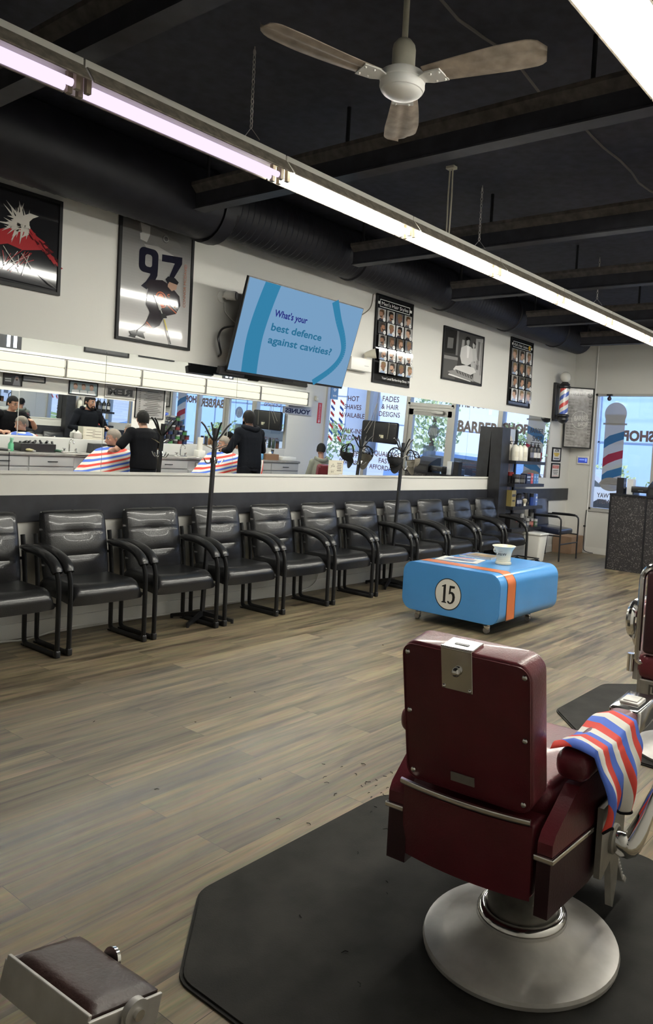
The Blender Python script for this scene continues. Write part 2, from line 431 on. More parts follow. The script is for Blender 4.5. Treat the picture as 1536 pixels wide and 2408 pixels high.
for t, z, h in (('HOT',2.24,.105),('SHAVES',2.07,.10),('AVAILABLE!',1.90,.095),('WALK-INS',1.585,.10),('WELCOME!',1.445,.095),('20% OFF',1.10,.10),('SENIORS',.95,.09)):
    a.text(t, -(4.93 if t not in ('AVAILABLE!',) else 4.9), z, h, INK_M, bold=.012)
# two candy-stripe poles painted on the glass
for x0 in (5.47, 5.22):
    for i in range(7):
        z = 2.2 - i*.125
        a.poly([(-x0-.055,z-.05),(-x0+.055,z-.13),(-x0+.055,z-.07),(-x0-.055,z+.01)], ((.55,.06,.06) if i % 2 == 0 else (.05,.14,.55)))
a.build('lettering', win_shave)
a = wart_in()
for t, z, h in (('FADES',2.285,.11),('& HAIR',2.13,.10),('DESIGNS',1.985,.10),('QUALITY,',1.20,.10),('FAST,',1.065,.10),('AFFORDABLE',.925,.095)):
    a.text(t, -3.96, z, h, INK_M, bold=.010)
a.build('lettering', win_fades)
a = wart_in()
a.text('THE YOUNES', -1.95, 2.30, .13, INK_G, wd=.86, bold=.03)
a.text('BARBER', -1.90, 1.89, .2, INK_G, wd=.86, bold=.04)
a.build('lettering', win_name)
a = wart_in()
a.text('SHOP', -1.12, 1.935, .16, (.16,.12,.13), wd=.52, bold=.05)
a.text('NO WAY', -.68, .955, .075, (.14,.13,.16), bold=.02, wd=.36); a.text('TWIST!', -.66, .855, .075, (.14,.13,.16), bold=.02, wd=.30)
a.build('lettering', win_pole)
# big see-through barber-pole film on the first window
film = [sheer('film_grey', (.33,.33,.34), .9), sheer('film_blue', (.03,.13,.32), .93), sheer('film_red', (.28,.02,.05), .93), sheer('film_cap', (.24,.23,.22), .92)]
a = wart_in(); pc = -.725
a.h = .003
a.rect(pc, 1.71, .33, 1.10, film[0]); a.disc(pc, 2.27, .185, film[0], n=32)
a.rect(pc, 2.11, .40, .03, film[3])
for z, f_ in ((1.86,1),(1.56,2),(1.29,1)):
    z -= .02
    a.poly([(pc+.165,z-.13),(pc+.165,z+.01),(pc+.08,z+.08),(pc-.165,z+.16),(pc-.165,z+.03),(pc-.05,z-.01),(pc+.08,z-.07)], film[f_])
a.rect(pc, 1.145, .40, .03, film[3]); a.disc(pc, 1.14, .19, film[3], ry=.11, n=28)
a.build('film', win_pole)
# door
d = MB(); x0, x1 = 2.45, 3.45
d.b2((x0-.03,YF,0),(x0+.0,YF+.12,2.2)); d.b2((x1,YF,0),(x1+.03,YF+.12,2.2)); d.b2((x0,YF,2.13),(x1,YF+.12,2.2))
d.b2((x0,YF+.02,.0),(x0+.1,YF+.09,2.13)); d.b2((x1-.1,YF+.02,0),(x1,YF+.09,2.13)); d.b2((x0,YF+.02,2.02),(x1,YF+.09,2.13)); d.b2((x0,YF+.02,0),(x1,YF+.09,.25))
door = struct(d.build('door_1', ALU, smooth=0))
MB().b2((x0+.1,YF+.05,.25),(x1-.1,YF+.056,2.02)).build('pane', GLASS, door, smooth=0)
MB().box((2.75,YF-.025,2.09),(.26,.05,.06),bev=.008).tube([(2.9,YF-.03,2.08),(3.1,YF-.12,2.085),(3.32,YF-.02,2.09)],.009,6).build('door_closer', ALU, door)
MB().tube([(3.36,YF+.01,.9),(3.36,YF-.05,.95),(3.36,YF-.05,1.2),(3.36,YF+.01,1.25)],.013,8).build('door_handle', CHROME, door)
a = wart_in(); a.h = -.009
a.disc(-2.87,1.73,.13,sheer('decal_grey',(.10,.12,.14),.85),n=26)
for k in range(5): a.line([(-2.96+.04*k,1.66),(-2.94+.03*k,1.80)],.012,(.55,.55,.55))
a.rect(-2.92,1.33,.30,.27,sheer('decal_blue',(.10,.14,.22),.8)); a.build('decal', door)

# ---------------------------------------------------------------- ceiling beams, rods, duct
for i, y in enumerate((-1.53,.17,1.87,3.57,5.33,6.98,8.73,10.4)):
    mb = MB()
    prof = [(-.05,3.18),(.05,3.18),(.05,3.19),(.03,3.20),(.03,3.30),(-.03,3.30),(-.03,3.20),(-.05,3.19)]
    mb.prism(prof, .61, W, O=(0,y,0), U=(0,1,0), W=(0,0,1), N=(1,0,0))
    o = struct(mb.build('ceiling_beam', BEAM, smooth=0))
    o['label'] = 'black painted steel ceiling beam'
    MB().prism([(.03,3.30),(.075,3.345),(.075,3.37),(-.075,3.37),(-.075,3.345),(-.03,3.30)], .61, W, O=(0,y,0), U=(0,1,0), W=(0,0,1), N=(1,0,0)).build('top_flange', DUST_LIT, o, smooth=0)
    r = MB()
    for x in (.7,2.07,3.71,5.1): r.cyl((x,y,3.37),(x,y,ZC),.013,8)
    r.build('hanger_rod', BLACKP, o)
mb = MB()
def dz(y): return 3.30 if y < 3.9 else 3.375
ys = [YB+.02+.085*i for i in range(64)]
pts, rr = [], []
y = YB+.02
while y < 3.78: pts += [(.34,y,3.33),(.34,y+.06,3.33)]; rr += [.262,.266]; y += .075
pts += [(.33,3.80,3.335),(.33,3.83,3.335),(.33,3.9,3.335),(.32,3.93,3.35)]; rr += [.262,.285,.285,.235]
y = 3.98
seam = {5.6,7.2,8.7,10.1}
while y < 10.9:
    pts += [(.32,y,3.37),(.32,y+.05,3.37)]; rr += [.226,.231]; y += .062
    if any(abs(y-s_) < .035 for s_ in seam): pts += [(.32,y,3.37),(.32,y+.03,3.37)]; rr += [.246,.246]; y += .05
mb.tube(pts, rr, 28)
o = mb.build('air_duct', DUCT, smooth=25)
setp(o, 'black spiral air duct running along the left wall under the ceiling', 'duct')
mb = MB(); pts = []
for i in range(60):
    y = YB+.1 + i*(YF-YB-.2)/59
    pts.append((3.25+.02*math.sin(i*1.7), y, ZC-.016-.03*abs(math.sin(i*.55))))
setp(mb.tube(pts,.008,6).build('ceiling_cable', mat('cable_grey',(.12,.11,.10),.6)), 'thin grey cable sagging along the black ceiling', 'cable')

# ---------------------------------------------------------------- fluorescent strip lights
TUBES = {'violet': emis('tube_violet',(.84,.70,1.0),.62), 'cool': emis('tube_cool',(.86,.93,1.0),2.0), 'warm': emis('tube_warm',(1.0,.985,.90),TUBE)}
HOLDER = mat('holder_brown',(.20,.16,.10),.5)
def strip(x, y0, L, tm, label, group, extra=None):
    t = thing('strip_light', label, 'light', (x,y0,0), 0, group)
    mb = MB()
    prof = [(-.045,3.118),(.045,3.118),(.045,3.080),(.055,3.080),(.115,3.010),(.108,3.010),(.050,3.072),(-.050,3.072),(-.108,3.010),(-.115,3.010),(-.055,3.080),(-.045,3.080)]
    mb.prism(prof, .003, L-.003, U=(1,0,0), W=(0,0,1), N=(0,1,0))
    mb.build('reflector', FIXW, t, smooth=0)
    for s in (-1,1):
        MB().prism([(s*.0465,3.083),(s*.0565,3.083),(s*.1165,3.012),(s*.1165,3.006),(s*.108,3.006),(s*.108,3.0095),(s*.1155,3.0098),(s*.0555,3.0812),(s*.0465,3.0812)], .006, L-.006, U=(1,0,0), W=(0,0,1), N=(0,1,0)).build('dusty_rim', FIXD, t, smooth=0)
        MB().tube([(s*.034,.045,2.999),(s*.034,L-.045,2.999)],.0165,10).build('tube', tm, t)
        for yy in (.012,L-.034): MB().b2((s*.034-.013,yy,2.978),(s*.034+.013,yy+.022,3.072)).build('lamp_holder', HOLDER, t, smooth=0)
        for k in range(4):
            yy = L*(.14+.24*k)
            MB().prism([(s*.082,3.0383),(s*.094,3.0258),(s*.0925,3.0243),(s*.0805,3.0370)], yy, yy+.055, U=(1,0,0), W=(0,0,1), N=(0,1,0)).build('reflector_slot', FIXD, t, smooth=0)
    return t
L0 = 1.2
names = ['first','second','third','fourth','fifth','sixth','seventh','eighth','ninth']
k = 0
yl = .60
for i in range(8):
    tm = TUBES['violet'] if i in (0,1) else TUBES['warm']
    strip(2.09, yl, L0, tm, ('lavender-glowing strip light, %s of the long left ceiling run' if i in (0,1) else 'warm white strip light, %s of the long left ceiling run') % (names[i]), 'strip lights of the left ceiling run'); yl += L0+.003
yl = 1.9
for i in range(7):
    strip(4.315, yl, L0, TUBES['warm'], 'warm white strip light, %s of the right ceiling run' % names[i], 'strip lights of the right ceiling run'); yl += L0+.003
def chain(x, y, label):
    mb = MB(); z = 3.20; k = 0
    while z < ZC-.03:
        ax = (.008,0) if k % 2 == 0 else (0,.008)
        loop = [V((x+ax[0]*math.cos(q), y+ax[1]*math.cos(q), z+.016*math.sin(q))) for q in [2*PI*i/8 for i in range(8)]]
        mb.tube(loop, .0028, 5, closed=True); z += .026; k += 1
    mb.tube([(x-.05,y-.02,3.124),(x,y,3.19),(x+.05,y+.02,3.124)],.0022,5); mb.cyl((x,y,ZC-.04),(x,y,ZC),.004,6)
    setp(mb.build('hanging_chain', BRUSHED), label, 'chain', 'chains holding the strip lights')
chain(2.1,2.77,'steel chain left of the ceiling fan, holding the left light run')
chain(2.1,5.12,'steel chain beside the white pull cords, holding the left light run')
chain(2.1,7.46,'steel chain farthest from the ceiling fan, holding the left light run')
mb = MB()
for s in (-1,1): mb.tube([(2.1+s*.012,4.68,3.13),(2.1+s*.016,4.68,3.4),(2.1+s*.012,4.68,3.60)],.006,6)
mb.box((2.1,4.68,3.61),(.07,.05,.02))
setp(mb.build('pull_cord', CREAM), 'pair of white cords hanging from the ceiling to the lights', 'cord')

# ---------------------------------------------------------------- ceiling fan
FAN = (3.31,2.555,0)
t = thing('ceiling_fan', 'cream three-blade ceiling fan with dusty blades', 'fan', FAN)
MB().cyl((0,0,3.15),(0,0,ZC),.0135,12).lathe([(.0,ZC),(.06,ZC),(.055,ZC-.05),(.02,ZC-.07)]).build('downrod', CREAM, t)
MB().lathe([(.016,3.235),(.03,3.23),(.046,3.21),(.05,3.19),(.05,3.10)],n=24).build('canopy', CREAM, t)
MB().lathe([(.05,3.105),(.075,3.10),(.095,3.088),(.098,3.075),(.098,3.06),(.094,3.057),(.096,3.052),(.097,3.035),(.09,3.02),(.086,3.018)],n=36).build('motor_housing', WHITEP, t)
MB().lathe([(.088,3.022),(.083,3.012),(.065,3.0),(.035,2.992),(0.001,2.99)],n=36).build('hub_cover', WHITEP, t)
BLADE = mat('fan_blade_dusty', (.34,.28,.225), .7, noise=(11,.38))
def blade():
    mb = MB()
    def fn(u, v):
        x = .12 + .515*u
        wd = .052 + .026*min(1,u*1.5) + .004*math.sin(u*PI)
        if u > .86: wd *= math.sqrt(max(0.0,1-((u-.86)/.14)**2))*.92+.08*(u<1)
        s = (v*2-1)
        bend = .06*u*u
        return V((x, s*wd + bend*.5 - .01, 3.06 + .012*s*(.5+.5*u)*-1 + .012*u*u + .004*math.cos(s*7)))
    mb.grid(fn, 26, 8)
    b0 = mb.bm
    geo = bmesh.ops.extrude_face_region(b0, geom=list(b0.faces))
    for v in geo['geom']:
        if isinstance(v, bmesh.types.BMVert): v.co.z += .004
    return mb
for k, aa in enumerate((-112.7,7.8,127.7)):
    b = blade().build('blade', BLADE, t, smooth=50); b.rotation_euler = (0,0,R(aa))
    q = MB().prism([(.08,-.022),(.13,-.048),(.20,-.05),(.20,.048),(.13,.045),(.08,.02)], 3.052, 3.058, U=(1,0,0), W=(0,1,0), N=(0,0,1))
    for u_, v_ in ((.15,-.03),(.15,.03),(.19,-.03),(.19,.03)): q.sph((u_,v_,3.051),.006,n=8)
    q = q.build('blade_bracket', WHITEP, t); q.rotation_euler = (0,0,R(aa))
# ================================================================== black guest chairs along the left wall
def cushion(mb, w, h, t, fn=None, edge=.16, nu=26, nv=30, mx=None, puff=.35, back=.45):
    """pillow slab: x across (w), z up (h), bulging to +y; fn(u,v) -> groove depth"""
    mx = mx or M.Identity(4)
    def rim(a, p=4.):
        return max(0., 1-abs(a)**p)**(1/2.6)
    def front(i, j):
        u, v = i*2-1, j*2-1
        d = t*(.5 + puff*(1-u*u)*(1-v*v))*min(1, rim(u,7)*rim(v,7)*1.0)
        if fn: d -= fn(u, v)
        cu = (1-.05*abs(v)**6); cv = (1-.04*abs(u)**6)
        return mx @ V((u*w/2*cu, d, v*h/2*cv))
    def rear(i, j):
        u, v = i*2-1, j*2-1
        d = -t*back*min(1, rim(u,7)*rim(v,7))
        cu = (1-.05*abs(v)**6); cv = (1-.04*abs(u)**6)
        return mx @ V((u*w/2*cu, d, v*h/2*cv))
    mb.grid(front, nu, nv); mb.grid(rear, 12, 12)
    bmesh.ops.remove_doubles(mb.bm, verts=list(mb.bm.verts), dist=.0004)
    return mb
def groove(v, c, wd, dp): return dp*math.exp(-((v-c)/wd)**2)
def guest_chair(label):
    t = thing('guest_chair', label, 'chair', (0,0,0), 0, 'black guest chairs along the left wall')
    # seat: faces +x, origin on the floor below the middle of the seat
    mb = MB()
    def top(i, j):
        u, v = i*2-1, j
        x = -.235 + .498*v
        e = (1-abs(u)**7)**.4 if abs(u) < 1 else 0
        fr = 1-.035*abs(u)**4
        z = .395 + .07*e*min(1,(v*14)**.6) - .060*max(0,(v-.80)/.20)**2.2 - .012*math.sin(PI*v)*(1-u*u) + .008*math.exp(-((abs(u)-.80)/.05)**2)
        return V((x*1.0 - .03*(abs(u)**4)*v, u*.272*fr, z))
    def bot(i, j):
        u, v = i*2-1, j
        p = top(i, j); return V((p.x*.985-.002, p.y*.985, .352 - .028*v*v))
    mb.grid(top, 22, 24); mb.grid(bot, 22, 24)
    rimv = []
    for (A, B) in (((0,None),),) if False else ():
        pass
    def side(a):
        def f(i, j):
            q = top(*a(i)); w_ = bot(*a(i)); return q.lerp(w_, j)
        return f
    mb.grid(side(lambda i:(0,i)),24,3); mb.grid(side(lambda i:(1,i)),24,3); mb.grid(side(lambda i:(i,0)),22,3); mb.grid(side(lambda i:(i,1)),22,3)
    bmesh.ops.remove_doubles(mb.bm, verts=list(mb.bm.verts), dist=.0006)
    mb.build('seat', LEATHER, t, smooth=50)
    # backrest
    rot = M.Translation((-.235,0,.665)) @ M.Rotation(R(-11.5),4,'Y') @ M.Rotation(R(-90),4,'Z')
    mb = MB()
    def gr(u, v):
        e = max(0,1-abs(u)**8)
        g = groove(v,.34,.018,.007)*(abs(u)<.86) + groove(v,.33,.16,.012)*math.exp(-(u/.42)**4)
        g += groove(v,-.30,.018,.006)*(abs(u)<.8) + groove(v,-.33,.10,.010)*math.exp(-(u/.6)**4)
        g += .006*math.exp(-((abs(u)-.87)/.025)**2)
        return g*e
    cushion(mb, .50, .52, .085, gr, nu=34, nv=40, mx=rot)
    mb.build('backrest', LEATHER, t, smooth=50)
    for s in (-1,1):
        y = s*.279
        pts = spline([(-.25,y,.675),(-.17,y,.675),(-.06,y,.672),(.06,y,.655),(.14,y,.628),(.195,y,.592),(.222,y,.556)],5)
        n = len(pts); rr = [.022 + .016*min(1,i/5)*(1 if i < n-5 else 1.05 if i < n-2 else .75) for i in range(n)]
        MB().tube(pts, rr, 12, ell=(1.0,.78), upv=(0,0,1)).build('armrest', LEATHER, t, smooth=60)
        path = spline([(.21,y,.565),(.238,y,.50),(.246,y,.40),(.248,y,.20),(.248,y,.055),(.236,y,.025),(.20,y,.014),(0,y,.014),(-.14,y,.014),(-.175,y,.027),(-.188,y,.06),(-.192,y,.25),(-.20,y,.45),(-.235,y,.66),(-.255,y,.76)],4)
        fr = MB().tube(path, .0125, 8, ell=(1.6,1.15), upv=(0,1,0))
        fr.b2((.232,y-.018,0),(.268,y+.018,.05),bev=.008)
        fr.b2((-.20,y-.015,0),(-.165,y+.015,.012))
        fr.cyl((-.10,y,.37),(-.10,s*.20,.385),.011,8).cyl((.245,y,.345),(.13,s*.19,.375),.011,8).cyl((-.245,y,.60),(-.225,s*.22,.60),.011,8)
        fr.build('side_frame', BLACKM, t, smooth=50)
    return t
GC_X = .385
nth = ['leftmost','second','third','fourth','fifth','sixth','seventh','eighth','ninth','tenth','last']
gcl = ['black leather guest chair cut off by the left edge of the photo','black leather guest chair below the sports poster, second from the left edge','black leather guest chair left of the first coat rack','black leather guest chair right of the first coat rack','black leather guest chair two places right of the first coat rack','black leather guest chair two places left of the hat rack','black leather guest chair directly left of the hat rack','black leather guest chair directly right of the hat rack','black leather guest chair third from the product shelves, behind the blue table','black leather guest chair next to last before the product shelves','black leather guest chair at the end of the row, against the product shelves']
g0 = guest_chair(gcl[0]); g0.location = (GC_X, 2.315, 0)
for i in range(1,11): dup(g0, (GC_X + random.uniform(-.008,.008), 2.315+.6455*i, 0), R(random.uniform(-1.2,1.2)), gcl[i])

# ================================================================== corner side chair, carton, bin
t = thing('side_chair', 'dark blue vinyl armchair with black metal legs in the far corner', 'chair', (.36,10.40,0), 0)
MB().box((-.02,0,.435),(.47,.46,.085),bev=.03,rot=M.Rotation(R(4),3,'Y')).build('seat', mat('navy_vinyl',(.014,.018,.04),.3,bump=(120,.1),coat=.3), t)
MB().box((-.235,0,.68),(.06,.42,.42),bev=.028,rot=M.Rotation(R(-8),3,'Y')).build('backrest', bpy.data.materials['navy_vinyl'], t)
for s in (-1,1):
    y = s*.30
    MB().tube(spline([(.26,y,0),(.26,y,.3),(.26,y,.58),(.235,y,.635),(.18,y,.65),(-.2,y,.645),(-.27,y,.64)],4),.0125,8).build('arm_frame', BLACKM, t)
    MB().tube([(.20,y,.662),(.1,y,.664),(-.18,y,.66)],[.016,.022,.02],8,ell=(1,.7)).build('arm_pad', BLACKP, t)
    MB().tube([(-.27,y,0),(-.25,y,.3),(-.275,y,.84)],.0125,8).build('leg', BLACKM, t)
    MB().cyl((-.25,y,.37),(.26,y,.37),.010,8).build('side_rail', BLACKM, t)
MB().cyl((.26,-.3,.25),(.26,.3,.25),.010,8).build('stretcher', BLACKM, t)
t = thing('carton', 'brown cardboard carton on the floor behind the corner armchair', 'box', (.19,11.31,0), 0)
MB().box((0,0,.135),(.33,.44,.27),bev=.003).build('box_body', CARD, t, smooth=0)
MB().b2((.0,-.22,.271),(.165,.22,.274)).b2((-.165,-.22,.2712),(-.002,.22,.2735)).build('flap', CARD, t, smooth=0)
t = thing('trash_bin', 'white plastic bin with a bag liner under the product shelves', 'bin', (.40,9.75,0), 0)
MB().box((0,0,.205),(.27,.24,.39),bev=.02,taper=(.78,.78)).build('bin_body', WHITEP, t)
MB().box((0,0,.41),(.30,.27,.03),bev=.012).build('rim', WHITEP, t)
t2 = thing('rolling_dolly', 'small black dolly with a wheel under the end of the chair row', 'dolly', (.42,9.38,0))
MB().tube([(-.17,-.22,.09),(.17,-.22,.09),(.17,.14,.09),(-.17,.14,.09)],.009,8,closed=True).build('frame', BLACKM, t2)
for x in (-.16,.16):
    for y in (-.2,.12): MB().cyl((x,y-.012,.04),(x,y+.012,.04),.04,14).cyl((x,y,.05),(x,y,.09),.008,6).build('wheel', BLACKP, t2)

# ================================================================== blue coffee table
t = thing('coffee_table', 'blue rounded box table on casters with orange stripe and number 15', 'table', (0,0,0))
x0, x1, y0, y1, z0, z1, rr = 1.36, 2.36, 5.36, 6.43, .095, .522, .105
def rprof(o=0., n=9):
    pts = []
    for cx_, cz_, a in ((x1-rr,z1-rr,0),(x0+rr,z1-rr,90),(x0+rr,z0+rr,180),(x1-rr,z0+rr,270)):
        for i in range(n+1):
            q = R(a+90*i/n); pts.append((cx_+(rr+o)*math.cos(q), cz_+(rr+o)*math.sin(q)))
    return pts
mb = MB(); P = rprof()
mb.prism([p for p in rprof(-.004)], 0, .004, O=(0,y0,0), U=(1,0,0), W=(0,0,1), N=(0,1,0))
mb.prism(P, .004, y1-y0-.004, O=(0,y0,0), U=(1,0,0), W=(0,0,1), N=(0,1,0))
mb.prism([p for p in rprof(-.004)], y1-y0-.004, y1-y0, O=(0,y0,0), U=(1,0,0), W=(0,0,1), N=(0,1,0))
mb.build('body', BLUE, t, smooth=40)
def band(y_a, y_b, off, mt, nm, zend):
    Q = rprof(off, 12); seq = [Q[-1]] if False else []
    run = [(x1+off, zend)] + [p for p in Q[:26]] + [(x0-off, .40)]
    b = MB(); b.grid(lambda i, j: V((run[min(len(run)-1,int(round(i*(len(run)-1))))][0], y_a+(y_b-y_a)*j, run[min(len(run)-1,int(round(i*(len(run)-1))))][1])), len(run)-1, 1)
    return b.build(nm, mt, t, smooth=40)
INK = mat('stripe_black',(.015,.014,.014),.3); ORG = mat('stripe_orange',(.62,.17,.055),.3,coat=.3)
band(5.475,5.625,.0008,INK,'stripe_edge',.125); band(5.484,5.616,.0016,ORG,'stripe',.134)
a = Art((1.852,y0,.288),(1,0,0),(0,0,1))
a.disc(0,0,.137,(.015,.015,.015),n=48); a.disc(0,0,.129,(.74,.72,.66),n=48)
# serif numerals
K = (.015,.015,.015)
a.poly([(-.062,-.078),(-.012,-.078),(-.012,-.070),(-.024,-.066),(-.024,.082),(-.032,.082),(-.066,.066),(-.066,.058),(-.049,.060),(-.049,-.066),(-.062,-.070)], K)
a.poly([(.008,.0),(.014,.078),(.068,.078),(.066,.058),(.030,.056),(.027,.026)], K)
a.poly([(.008,.0),(.027,.026),(.045,.027),(.066,.013),(.074,-.014),(.070,-.045),(.052,-.070),(.028,-.080),(.006,-.076),(-.004,-.064),(.002,-.054),(.014,-.058),(.022,-.068),(.036,-.062),(.046,-.042),(.048,-.016),(.042,.002),(.030,.010)], K)
a.build('number_roundel', t)
for x, y in ((x0+.13,y0+.10),(x1-.15,y0+.10),(x1-.15,y1-.24),(x0+.13,y1-.24)):
    c = MB(); c.b2((x-.03,y-.03,.090),(x+.03,y+.03,.097)).cyl((x,y,.06),(x,y,.093),.012,10)
    c.box((x-.012,y,.052),(.05,.03,.035),bev=.008)
    c = c.build('caster', CHROME, t)
    MB().cyl((x-.016,y-.014,.026),(x-.016,y+.014,.026),.026,16).build('wheel', BRUSHED, c)
ZT1 = z1+.001
# mug
t = thing('shaving_mug', 'large cream ceramic shaving mug lettered CREW on the blue table', 'mug', (2.035,5.955,ZT1), R(-30))
MB().lathe([(.0,.0),(.070,.0),(.074,.006),(.072,.02),(.064,.028),(.067,.034),(.064,.040),(.067,.046),(.065,.052),(.068,.09),(.078,.125),(.096,.152),(.108,.165),(.104,.168),(.092,.155),(.074,.128),(.062,.09),(.0,.08)],n=40).build('mug_body', CERAMIC, t)
hd = MB(); hd.tube([(-.068,-.01,.105),(-.09,-.012,.108),(-.10,-.013,.110)],[.02,.014,.016],12); hd.sph((-.118,-.015,.111),.026)
hd.build('handle_knob', CERAMIC, t)
def wrap_text(body, zc, h, r, ang, mt, nm, par, bold=0.):
    vs_, fs, x0_, x1_, y0_, y1_ = text_geo(body, bold); k = h/.73; mb_ = MB()
    pts = []
    for x, y in vs_:
        u = (x-(x0_+x1_)/2)*k; q = R(ang)+u/r; z = zc+(y-.36)*k
        pts.append((r*math.cos(q), r*math.sin(q), z))
    mb_._add(pts, fs); return mb_.build(nm, mt, par, smooth=0)
wrap_text('CREW', .098, .028, .0725, -52, flat((.03,.03,.03)), 'lettering', t, .01)
wrap_text('AMERICAN', .121, .005, .0785, -52, flat((.2,.19,.16)), 'lettering', t)
# magazines
def magazine(name, label, loc, rz, w_, h_, th, cov, art):
    q = thing(name, label, 'magazine', loc, rz)
    MB().b2((-w_/2,-h_/2,0),(w_/2,h_/2,th)).build('pages', flat((.62,.60,.56)), q, smooth=0)
    a_ = Art((0,0,th),(1,0,0),(0,1,0)); a_.rect(0,0,w_,h_,cov); art(a_, w_, h_); a_.build('cover', q); return q
def art1(a_, w_, h_):
    a_.rect(.0,-.01,w_*.72,h_*.5,(.16,.20,.30)); a_.rect(-.03,-.02,w_*.3,h_*.2,(.05,.05,.06)); a_.ring(.06,-.05,.018,.008,(.03,.03,.03)); a_.ring(-.07,-.05,.018,.008,(.03,.03,.03)); a_.rect(0,.105,w_*.5,.03,(.6,.08,.06))
magazine('magazine','open white car magazine lying on the blue table','(0)' and (1.675,5.80,ZT1),R(14),.40,.27,.005,(.66,.65,.61),art1)
def art2(a_, w_, h_): a_.rect(.01,0,w_*.8,h_*.75,(.22,.16,.10)); a_.rect(-.02,.02,w_*.3,h_*.3,(.4,.3,.18))
magazine('magazine','blue-edged catalogue lying under the brown booklet on the blue table',(1.66,6.17,ZT1),R(8),.33,.25,.012,(.06,.10,.30),lambda a_,w_,h_: a_.rect(0,0,w_*.9,h_*.88,(.12,.17,.38)))
magazine('magazine','brown-covered booklet on top of the blue-edged catalogue beside the mug',(1.70,6.16,ZT1+.0145),R(4),.27,.2,.006,(.3,.24,.15),art2)

